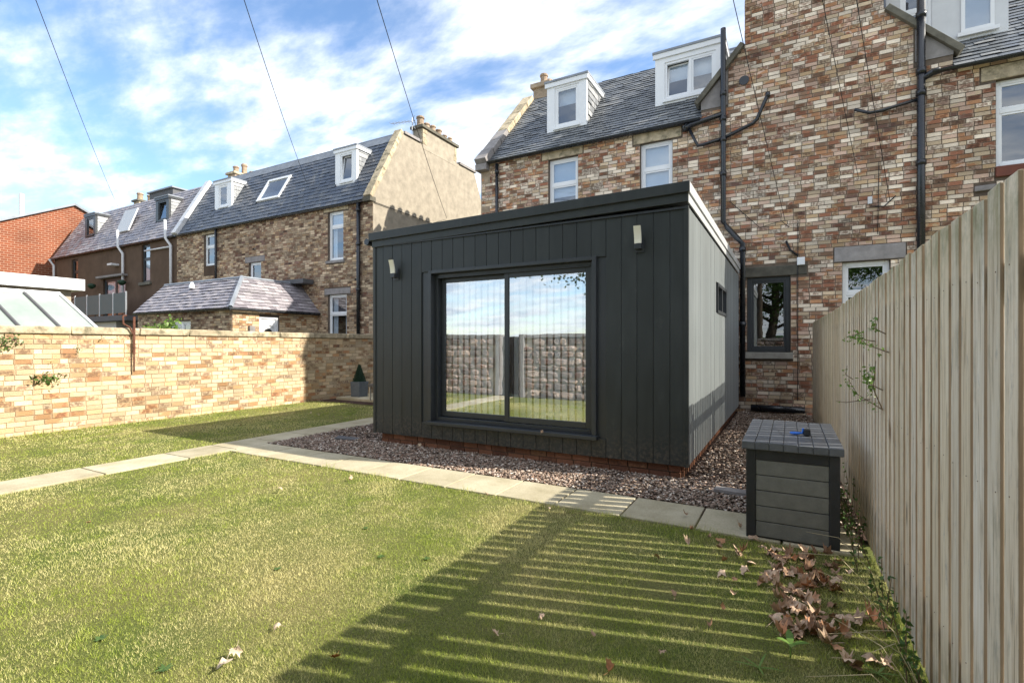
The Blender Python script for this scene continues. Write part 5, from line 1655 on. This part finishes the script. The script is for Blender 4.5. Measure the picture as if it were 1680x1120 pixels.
# ------------------------------------------------------------------ tree behind the camera (seen in the panes)
TR = thing('sycamore_tree', 'leafy sycamore beyond the stone wall, seen only reflected in the windows', 'tree', (-1.0, -5.6, 0))
q = MB()
tb = Vector((-1.0, -5.6, 0))
q.tube([tb, tb + Vector((.1, 0, 1.5)), tb + Vector((.35, .1, 3.2)), tb + Vector((.4, 0, 5.5)), tb + Vector((.3, 0, 8))], [.26, .22, .19, .14, .06], 10)
lim = []
for k in range(13):
    an = k * 2.4 + .3; z = 2.6 + .38 * k
    r_ = 3.9 * (1 - abs(k - 5) / 14)
    e = tb + Vector((.3 + r_ * math.cos(an) * 1.25, r_ * math.sin(an) * .85, z + r_ * .25))
    s_ = tb + Vector((.3, 0, z - .3)); m_ = s_.lerp(e, .5) + Vector((0, 0, .35))
    q.tube([s_, m_, e], [.09, .06, .02], 6); lim.append((s_, m_, e))
for (dx_, dz_, dy_) in ((-3.2, 1.7, .6), (-5.2, 2.3, .3), (-6.6, 2.9, .5), (-7.4, 4.0, 0), (-4.2, 3.6, .8), (-5.9, 4.4, .4)):
    s_ = tb + Vector((.3, 0, 2.9 + .2 * abs(dx_) * .3)); e = tb + Vector((dx_, dy_, 2.3 + dz_)); m_ = s_.lerp(e, .5) + Vector((0, 0, .5))
    q.tube([s_, m_, e], [.11, .07, .02], 6); lim.append((s_, m_, e))
q.build('trunk', M['bark'], TR, smooth=True)
P_ = []
for (s_, m_, e) in lim:
    for c, sg, nn in ((e, .8, 1500), (m_.lerp(e, .4), .75, 1000)):
        P_.append(nrs.normal(size=(nn, 3)) * np.array([sg, sg * .8, sg * .5]) + np.array(c))
for k in range(70):
    c = np.array([tb.x + .3, tb.y, 6.4]) + nrs.normal(size=3) * np.array([2.3, 1.4, 1.5])
    P_.append(nrs.normal(size=(160, 3)) * .42 + c)
P_ = np.concatenate(P_); P_ = P_[(P_[:, 1] < -1.7) & (P_[:, 2] > 2.2)]
leaf_cloud('crown', P_, .15, M['leaf'], TR)
# hedge line and far hills behind the wall that close the view in the reflections
HG = MB()
for k in range(60):
    x = -60 + 2 * k
    HG.cbox((x, -40 + rng.uniform(-2, 2), 1), (2.6, 2.5, 2.2 + rng.uniform(-.5, .9)), rng.uniform(0, 1), r=rng.random(), j=.3)
HG.build('far_hedge', M['leaf'], None, kind='stuff')
# neighbour's bush behind the garden wall
BU = thing('garden_bush', 'bright green bush showing over the garden wall in front of the annex', 'bush', (-15.6, 7.9, 0))
P_ = []
for k in range(36):
    c = np.array([-15.6, 7.9, 1.35]) + nrs.normal(size=3) * np.array([.35, .42, .34])
    c[2] = min(c[2], 1.95)
    P_.append(nrs.normal(size=(70, 3)) * .14 + c)
leaf_cloud('foliage', np.concatenate(P_), .12, M['leaf_bright'], BU)
q = MB(); q.tube([(-15.6, 7.9, 0), (-15.6, 7.9, 1.5)], .05, 6); q.build('stem', M['stem'], BU)
# ------------------------------------------------------------------ grass: single blades, one object
def in_lawn(x, y):
    a = (x > PATH_X1 - .0) & (y < PATH_Y0 + .02 + .015 * np.sin(x * 9)) & (y > -.95)
    a &= x < (fence_x(0) - .0128 * y + .04 - .0)
    b_ = (x > WALL_X + .0) & (x < PATH_X0 + .015) & (y > -.95) & (y < 9.0 + .15 * np.sin(x * 3))
    box = (x > BX0 - .01) & (x < BX1 + .01) & (y > BY0 - .01)
    return (a | b_) & ~box
def scatter(n, x0, x1, y0, y1, powr=2.0, d0=2.0):
    x = nrs.uniform(x0, x1, n); y = nrs.uniform(y0, y1, n)
    d = np.sqrt(x * x + y * y + 1.45 ** 2)
    keep = nrs.uniform(0, 1, n) < np.minimum(1, (d0 / d) ** powr)
    keep &= in_lawn(x, y)
    # nothing behind the camera needs fine grass
    keep &= (y > .2) | (nrs.uniform(0, 1, n) < .25)
    return x[keep], y[keep]
def clump_noise(x, y):
    return (np.sin(x * 2.1 + 1.3 * np.sin(y * 1.7)) * np.sin(y * 2.6 + 1.1 * np.sin(x * 1.9 + 1)) + .6 * np.sin(x * 7.3 + y * 3.1) * np.sin(y * 6.1 - x * 2.2) + .4 * np.sin(x * 17 + 3 * np.sin(y * 9)) * np.sin(y * 15 + 2)) / 2
def blades(x, y, hgt, wid, lean=.6, r=None, z0=0.0):
    n = len(x)
    an = nrs.uniform(0, 2 * np.pi, n); dr = nrs.uniform(0, 2 * np.pi, n)
    h = hgt * nrs.uniform(.45, 1.25, n)
    ln = lean * nrs.uniform(.15, 1.3, n) * h
    c, s = np.cos(an), np.sin(an)
    w = wid * nrs.uniform(.6, 1.3, n) * .5
    A = np.stack([x - c * w, y - s * w, np.full(n, z0) - .002], 1); B = np.stack([x + c * w, y + s * w, np.full(n, z0) - .002], 1)
    mx = x + np.cos(dr) * ln * .35; my = y + np.sin(dr) * ln * .35
    Mi = np.stack([mx + c * w * .8, my + s * w * .8, z0 + h * .6], 1)
    Mj = np.stack([mx - c * w * .8, my - s * w * .8, z0 + h * .6], 1)
    T = np.stack([x + np.cos(dr) * ln, y + np.sin(dr) * ln, z0 + h], 1)
    return A, B, Mi, Mj, T
def grass_obj(name, x, y, hgt, wid, m, lean=.6, rnd=None, z0=0.0, **kw):
    A, B, Mi, Mj, T = blades(x, y, hgt, wid, lean, z0=z0)
    n = len(x)
    V = np.stack([A, B, T], 1).reshape(-1, 3)
    F = np.arange(n * 3).reshape(-1, 3)
    r = nrs.uniform(0, 1, n) if rnd is None else rnd
    return np_obj(name, V, F, np.repeat(r, 3), m, None, **kw)
xs, ys = scatter(7500000, -11, .6, -1, 9.2, 2.0, 1.75)
d = np.sqrt(xs ** 2 + ys ** 2 + 1.45 ** 2)
cn_ = clump_noise(xs, ys)
hg = .0165 * (1 + .55 * cn_) * (1 + .9 * (clump_noise(xs * 1.7 + 5, ys * 1.9 - 3) > .62))
# longer at the edges by the path and the wall
edge = np.exp(-np.abs(ys - PATH_Y0) / .09) * (xs > PATH_X1) * 1.5 + np.exp(-np.abs(xs - WALL_X) / .12) * 2.2 + np.exp(-np.abs(xs - PATH_X0) / .04) * .4 + np.exp(-np.abs(xs - PATH_X1) / .04) * .4
edge = edge + np.exp(-np.abs(xs - fence_x(0) + .0128 * ys) / .14) * 1.6
hg = hg * (1 + edge * nrs.uniform(.3, 1.6, len(xs)))
wd_ = .0016 * np.clip(d / 2.2, 1, 5)
rr_ = np.clip(nrs.uniform(0, 1, len(xs)) - .25 * np.clip(edge, 0, 1) + .10 * cn_, 0, 1)
# bare worn patch on the right
keep = ~((((xs + .62) / .20) ** 2 + ((ys - 3.05) / .12) ** 2 < 1) & (nrs.uniform(0, 1, len(xs)) < .8))
grass_obj('grass', xs[keep], ys[keep], hg[keep], wd_[keep], M['grass'], .75, rr_[keep], kind='stuff')
print('grass blades', keep.sum())

# ------------------------------------------------------------------ gravel chips
def chips(n, region, size):
    x0, x1, y0, y1 = region
    x = nrs.uniform(x0, x1, n); y = nrs.uniform(y0, y1, n)
    return x, y
X_, Y_ = [], []
for (reg, n) in (((-6.7, .5, PATH_Y1 + .01, SY0 + .1), 16000), ((-6.7, SX0 + .02, SY0 + .1, 8.8), 5200), ((SX1 - .02, .45, SY0, YH - .05), 11500)):
    x, y = chips(n, reg, 0); X_.append(x); Y_.append(y)
gx = np.concatenate(X_); gy = np.concatenate(Y_)
# triangle of gravel left of the room narrows towards the path
kp = ~((gx > BX0) & (gx < BX1) & (gy > BY0) & (gy < BY1))
gx, gy = gx[kp], gy[kp]
n = len(gx)
sz = nrs.uniform(.010, .026, n)
base = np.array([(1, 0, 0), (-1, 0, 0), (0, 1, 0), (0, -1, 0), (0, 0, 1), (0, 0, -1)], float)
V = np.repeat(base[None], n, 0) * (1 + nrs.uniform(-.35, .35, (n, 6, 1)))
V *= np.stack([sz * 1.0, sz * nrs.uniform(.5, .9, n), sz * nrs.uniform(.25, .5, n)], 1)[:, None, :]
a = nrs.uniform(0, 2 * np.pi, n); tl = nrs.normal(0, .35, n)
c, s = np.cos(tl), np.sin(tl); y_ = V[..., 1].copy(); z_ = V[..., 2].copy()
x_ = V[..., 0].copy()
V[..., 0] = x_ * c[:, None] + z_ * s[:, None]; V[..., 2] = -x_ * s[:, None] + z_ * c[:, None]
x_ = V[..., 0].copy(); c, s = np.cos(a), np.sin(a)
V[..., 0] = x_ * c[:, None] - y_ * s[:, None]; V[..., 1] = x_ * s[:, None] + y_ * c[:, None]
V += np.stack([gx, gy, .008 + nrs.uniform(0, .016, n)], 1)[:, None, :]
Fb = np.array([(0, 2, 4), (2, 1, 4), (1, 3, 4), (3, 0, 4), (2, 0, 5), (1, 2, 5), (3, 1, 5), (0, 3, 5)])
F = (Fb[None] + (np.arange(n) * 6)[:, None, None]).reshape(-1, 3)
np_obj('gravel', V.reshape(-1, 3), F, np.repeat(nrs.uniform(0, 1, n), 6), M['gravel'], None, kind='stuff')

# ------------------------------------------------------------------ fallen leaves
def leaf_mesh(seed, m, size=1.0, curl=1.0):
    q = random.Random(seed)
    lobes = [(-2.2, .45), (-1.75, .34), (-1.25, .78), (-.9, .60), (-.55, .92), (-.28, .72), (0, 1.05), (.28, .72), (.55, .92), (.9, .60), (1.25, .78), (1.75, .34), (2.2, .45), (3.14, .12)]
    pts = [(0, 0)]
    fold = q.uniform(.5, 1.9) * curl; roll = q.choice((-1, 1)) * q.uniform(.6, 2.2) * curl; fa = q.uniform(0, 3.14)
    vs = [Vector((0, 0, 0))]
    inner = []; outer = []
    for (a, r_) in lobes:
        r_ *= q.uniform(.85, 1.1)
        inner.append(Vector((math.sin(a) * r_ * .5, math.cos(a) * r_ * .5, 0))); outer.append(Vector((math.sin(a) * r_, math.cos(a) * r_, 0)))
    allv = vs + inner + outer
    res = []
    for p in allv:
        rr = math.hypot(p.x, p.y)
        ax = p.x * math.cos(fa) + p.y * math.sin(fa)
        z = fold * abs(ax) * .6 + roll * rr * rr * .35 + q.uniform(-.10, .10)
        k = 1 - .28 * min(1, abs(fold) * rr)
        res.append((p.x * k * size, p.y * k * size, z * size))
    n = len(lobes)
    fs = [(0, 1 + i, 1 + (i + 1) % n) for i in range(n)]
    fs += [(1 + i, 1 + n + i, 1 + n + (i + 1) % n, 1 + (i + 1) % n) for i in range(n)]
    zmin = min(v[2] for v in res)
    b = MB(); b.add([(v[0], v[1], v[2] - zmin) for v in res], fs)
    b.add([(0, -.1 * size, -zmin), (.03 * size, -.1 * size, -zmin), (.12 * size, -.95 * size, -zmin + .1 * size), (.09 * size, -.95 * size, -zmin + .1 * size)], [(0, 1, 2, 3)])
    me = b.mesh('fallen_leaf', (0, 0, 0)); me.materials.append(m)
    me.polygons.foreach_set('use_smooth', [True] * len(me.polygons))
    return me
LM = [leaf_mesh(i, M['dry'], .062, 1.1) for i in range(10)]
LP = [leaf_mesh(40 + i, M['dry_pale'], .062, 1.2) for i in range(4)]
LO = leaf_mesh(80, M['dry_orange'], .05, .8)
def fallen(me, x, y, z, label, group=None, sc=1.0):
    o = bpy.data.objects.new('fallen_leaf', me)
    attach(o, None, (x, y, z))
    o.rotation_euler = (rng.uniform(-.35, .35), rng.uniform(-.35, .35), rng.uniform(0, 6.28)); o.scale = (sc, sc, sc)
    return tag(o, label, 'leaf', group)
pile = [(1310, 922, 45, 10, 24), (1350, 935, 35, 12, 20), (1290, 952, 32, 10, 22), (1335, 965, 34, 9, 20), (1300, 998, 22, 12, 22), (1318, 1030, 28, 13, 36), (1345, 1048, 25, 11, 20), (1250, 952, 20, 8, 5), (1420, 1022, 25, 8, 5), (1235, 905, 25, 10, 6), (1400, 1095, 25, 10, 4), (1455, 1103, 18, 6, 3), (1310, 895, 18, 4, 5), (1360, 1000, 22, 12, 4)]
for (cx, cy, sx_, sy_, nn) in pile:
    for _ in range(nn):
        px = cx + rng.gauss(0, sx_ * .8); py = cy + rng.gauss(0, sy_ * .95)
        x, y = ground(px, py)
        if x > fence_x(y) - .04 or y > BY0 - .02: continue
        fallen(rng.choice(LM), x, y, rng.uniform(.005, .025), 'dry brown curled leaf in the heap of leaves by the fence foot', 'dry leaves heaped on the lawn by the fence', rng.uniform(.7, 1.2))
singles = [(1133, 873, 'reddish brown leaf on the grass edge just below the path, left of the box'), (1163, 886, 'tan leaf a step below the path, left of the storage box'), (1130, 898, 'small brown leaf below the second shaded slab left of the box'),
           (1183, 905, 'curled brown leaf on the lawn off the front left corner of the box'), (1186, 925, 'brown leaf between the box corner and the worn patch'), (1210, 958, 'leaf lying just left of the top of the leaf heap'),
           (1205, 980, 'leaf left of the middle of the leaf heap'), (1075, 920, 'single leaf among the light stripes, well left of the box'), (1125, 850, 'dry leaf on the shaded paving slab nearest the box'),
           (1165, 1035, 'leaf on shaded grass left of the green seedling'), (1108, 985, 'leaf on the worn bare patch of lawn'), (1186, 1005, 'leaf between the worn patch and the leaf heap'),
           (890, 1018, 'leaf in the striped shade right of the shadow edge'), (975, 1050, 'reddish leaf in the middle of the striped shade'), (1000, 1110, 'leaf at the bottom edge in the striped shade'),
           (1085, 1080, 'leaf in the shade between the seedling and the bottom centre'), (815, 1047, 'small leaf close inside the diagonal shadow edge'), (575, 790, 'small brown leaf on sunny grass under the path, left part'),
           (800, 815, 'brown leaf on the grass rim below the middle of the front path'), (1010, 770, 'leaf on the sunny gravel before the right part of the garden room'), (702, 735, 'brown leaf on the shaded gravel under the sliding door'),
           (1215, 872, 'leaf touching the left foot of the storage box')]
for (px, py, lb) in singles:
    x, y = ground(px, py)
    fallen(rng.choice(LM), x, y, .022 if y < PATH_Y0 else .035, lb, 'single brown leaves scattered over grass and path', rng.uniform(.5, .8))
sp_ = [(372, 1098, LP[0], 1.25, 'large pale tan leaf curled upright on the sunny lawn, nearest the bottom edge'), (552, 1084, LO, .9, 'bright orange leaf at the edge of the fence shadow'),
       (459, 810, LP[1], .8, 'pale leaf alone in the middle of the lawn'), (440, 758, LP[2], .7, 'pale leaf on the grass just below the path corner'), (457, 1036, LP[3], .6, 'whitish leaf fragment on the lawn beside the fence shadow'),
       (688, 735, LP[1], .9, 'pale leaf on the gravel in front of the garden room'), (575, 640, LP[2], .0, ''), (145, 862, LP[3], .45, 'tiny pale leaf on the lawn at the left'), (900, 838, LP[0], .45, 'small white leaf at the corner where the fence shadow meets the path'), (390, 1078, LP[2], .9, 'tan leaf standing on edge behind the large pale leaf')]
for (px, py, me, sc, lb) in sp_:
    if sc == 0: continue
    x, y = ground(px, py)
    fallen(me, x, y, .02, lb, None, sc)
for (px, py, lb) in ((510, 680, 'pale leaf in the room shadow beyond the path, left one of the three close together'), (522, 683, 'pale leaf in the room shadow beyond the path, middle one of three'), (548, 686, 'pale leaf beyond the path nearest the garden room corner'),
                     (470, 672, 'pale leaf near the far edge of the room shadow on the lawn'), (440, 690, 'pale leaf beyond the path in the middle of the shadow'), (395, 700, 'pale leaf at the shadow tip beyond the path')):
    x, y = ground(px, py); fallen(rng.choice(LP), x, y, .02, lb, 'pale leaves on the shaded lawn beyond the path', .7)
o = fallen(LM[3], -2.62, SY0 - .085, .40, 'leaf caught in a web at the door sill', None, .6); o.rotation_euler = (1.3, .4, .3)

# ------------------------------------------------------------------ weeds, climbers and small plants
def sprig(b, leaves, p, d, length, n, spread, lsize, rad=.003, curve=.3):
    pts = [p]; q = d.normalized()
    for k in range(7):
        q = (q + Vector((rng.uniform(-curve, curve) * .4, rng.uniform(-curve, curve), rng.uniform(-curve, curve) * .6)) * .35).normalized()
        pts.append(pts[-1] + q * length / 7)
    b.tube(pts, [rad] + [rad * (1 - .1 * k) for k in range(7)], 5)
    for k in range(n):
        t = rng.uniform(.1, 1) * 6.99; i = int(t)
        c = pts[i].lerp(pts[i + 1], t - i) + Vector((rng.uniform(-spread, spread) * .4, rng.uniform(-spread, spread), rng.uniform(-spread, spread)))
        leaves.append(c)
CL = thing('climbing_rose', 'straggly thorny climber with small green leaves poking through the fence boards', 'climber', (.45, 3.9, .7))
def on_fence(px, py, off=.03):
    a = (px - 840) / 826.0; up = (566 - py) / 826.0
    d = FW + RT * a + UZ * up
    t = .553 / (d.x + .0128 * d.y)
    p = Vector((0, 0, EYE)) + d * t
    p.x -= off
    return p
b = MB(); lv = []
for (p0, p1, n_, sp) in (((1452, 672), (1402, 622), 40, .02), ((1402, 622), (1400, 600), 6, .01), ((1452, 672), (1452, 592), 70, .03), ((1452, 640), (1438, 610), 22, .03), ((1430, 655), (1380, 658), 5, .01), ((1462, 578), (1418, 545), 55, .03), ((1418, 545), (1410, 548), 14, .03), ((1458, 548), (1456, 520), 26, .02), ((1440, 560), (1430, 545), 24, .03)):
    A_, B_ = on_fence(*p0, .012), on_fence(*p1, .045)
    m_ = A_.lerp(B_, .5) + Vector((-.03, 0, -.02))
    b.tube([A_, m_, B_], [.004, .003, .002], 5)
    for k in range(n_):
        c = A_.lerp(m_, rng.random() * 2) if rng.random() < .5 else m_.lerp(B_, rng.random())
        if (c - m_).length > (A_ - m_).length * 1.05: c = m_
        lv.append(c + Vector((rng.uniform(-.03, .0), rng.uniform(-sp, sp), rng.uniform(-sp, sp))))
b.build('stem', M['stem'], CL)
leaf_cloud('leaves', np.array([tuple(c) for c in lv]), .026, M['leaf_bright'], CL)
# rough weeds at the fence foot, behind the box
WD = thing('weeds', 'tangled weeds and dry stalks between the storage box and the fence', 'weeds', (.42, 4.3, 0))
lv = []; b = MB()
for k in range(46):
    y = rng.uniform(2.6, 5.5) if k > 20 else rng.uniform(4.0, 5.6)
    x = fence_x(y) - rng.uniform(.02, .12)
    sprig(b, lv, Vector((x, y, 0)), Vector((rng.uniform(-.4, .1), rng.uniform(-.4, .4), 1)), rng.uniform(.15, .55) if y > 4 else rng.uniform(.1, .3), 14, .03, .03)
b.build('stem', M['stem'], WD)
leaf_cloud('leaves', np.array([tuple(c) for c in lv]), .03, M['leaf'], WD)
b = MB()
for k in range(12):
    y = rng.uniform(2.0, 4.2); x = fence_x(y) - .03
    e = Vector((x - rng.uniform(.1, .55), y + rng.uniform(-.3, .35), rng.uniform(.02, .28)))
    m_ = Vector((x, y, 0)).lerp(e, .5) + Vector((0, 0, rng.uniform(.05, .15)))
    b.tube([(x, y, 0), m_, e], [.0022, .0018, .001], 4)
b.build('dry_stalks', m_plain('dry stalk', (.5, .42, .26), .8, .2, .1), None, 'bleached dry grass stalks leaning out from the fence foot', 'grass stalks', kind='stuff')
# young plant in the lawn by the leaf heap
def rosette(px, py, n, L_, wdt, label, m='leaf_bright', up=.8, name='seedling', cat='plant', group=None, zc=0.0):
    x, y = ground(px, py)
    b = MB()
    for k in range(n):
        an = 6.283 * k / n + rng.uniform(-.3, .3); l = L_ * rng.uniform(.75, 1.15)
        dx, dy_ = math.cos(an), math.sin(an); sx_, sy_ = -dy_, dx
        prev = None; rows = []
        for i in range(5):
            t = i / 4
            w = wdt * math.sin(math.pi * min(1, .15 + t * .85)) * (1 if t < 1 else .1)
            zz = zc + up * l * (t - .55 * t * t)
            c = Vector((x + dx * l * t, y + dy_ * l * t, .01 + zz))
            rows.append((c - Vector((sx_, sy_, 0)) * w, c + Vector((sx_, sy_, 0)) * w))
        r_ = rng.random()
        for i in range(4): b.quad(rows[i][0], rows[i][1], rows[i + 1][1], rows[i + 1][0], r=r_)
    b.tube([(x, y, 0), (x, y, zc + .012)], .004, 5)
    return b.build(name, M[m], None, label, cat, group=group, smooth=True)
rosette(1297, 1078, 4, .075, .017, 'young green seedling with four broad leaves beside the leaf heap', zc=.05)
rosette(1245, 1098, 5, .10, .005, 'low tuft of long bright weed leaves near the bottom edge right of centre', 'leaf_bright', .35, 'weed_tuft', 'weed')
rosette(1440, 1108, 5, .09, .005, 'weed tuft with strap leaves at the fence foot near the bottom edge', 'leaf_bright', .4, 'weed_tuft', 'weed')
for (px, py, L_, lb) in ((165, 1050, .035, 'weed rosette in the lawn at the lower left'), (455, 935, .028, 'weed rosette above the big tan leaf'), (625, 915, .03, 'left one of two weed rosettes in the middle of the lawn'), (700, 918, .028, 'weed rosette nearest the diagonal fence shadow'), (600, 868, .028, 'small weed rosette in the upper middle of the lawn'), (388, 742, .06, 'dark grass tuft at the inner corner of the paths, left one'), (405, 738, .05, 'dark grass tuft at the inner corner of the paths, right one'), (270, 1100, .04, 'weed rosette at the bottom edge left of the tan leaf')):
    rosette(px, py, 9, L_, .006, lb, 'leaf', .25, 'lawn_weed', 'weed', 'weed rosettes in the lawn')
# weeds on the wall
def wall_pt(px, py, off=.03):
    a = (px - 840) / 826.0; up = (566 - py) / 826.0
    d = FW + RT * a + UZ * up
    t = (WALL_X + off) / d.x
    return Vector((0, 0, EYE)) + d * t
def tuft(px, py, n, sp, label, size=.06, m='leaf'):
    c = wall_pt(px, py, .05)
    pts = np.array([tuple(c)]) + nrs.normal(size=(n, 3)) * np.array([.03, sp, sp * .7])
    o = leaf_cloud('wall_plant', pts, size, M[m], None, label=label, cat='plant')
    return o
tuft(78, 620, 70, .09, 'leafy weed sprouting from a joint low in the garden wall', .075)
tuft(12, 560, 90, .09, 'green moss and ivy patch high on the wall at the left edge', .05)
tuft(129, 572, 14, .05, 'tiny weed in the brick joints near the coping', .035)
tuft(165, 556, 10, .04, 'little weed right under the coping stone', .035)
# dark drain cover and slate in the gravel
q = MB(); x, y = ground(570, 722); q.cbox((x, y, .03), (.34, .16, .02), .5, (.05, .1)); q.build('flat_stone', M['dark_panel'], None, 'dark flat slab lying loose in the gravel', 'slab')
q = MB(); x, y = ground(1203, 814); q.cbox((x - .02, y + .05, .035), (.3, .13, .03), -.1); q.build('kerb_stone', M['stone_grey'], None, 'grey stone block in the gravel beside the storage box', 'stone')
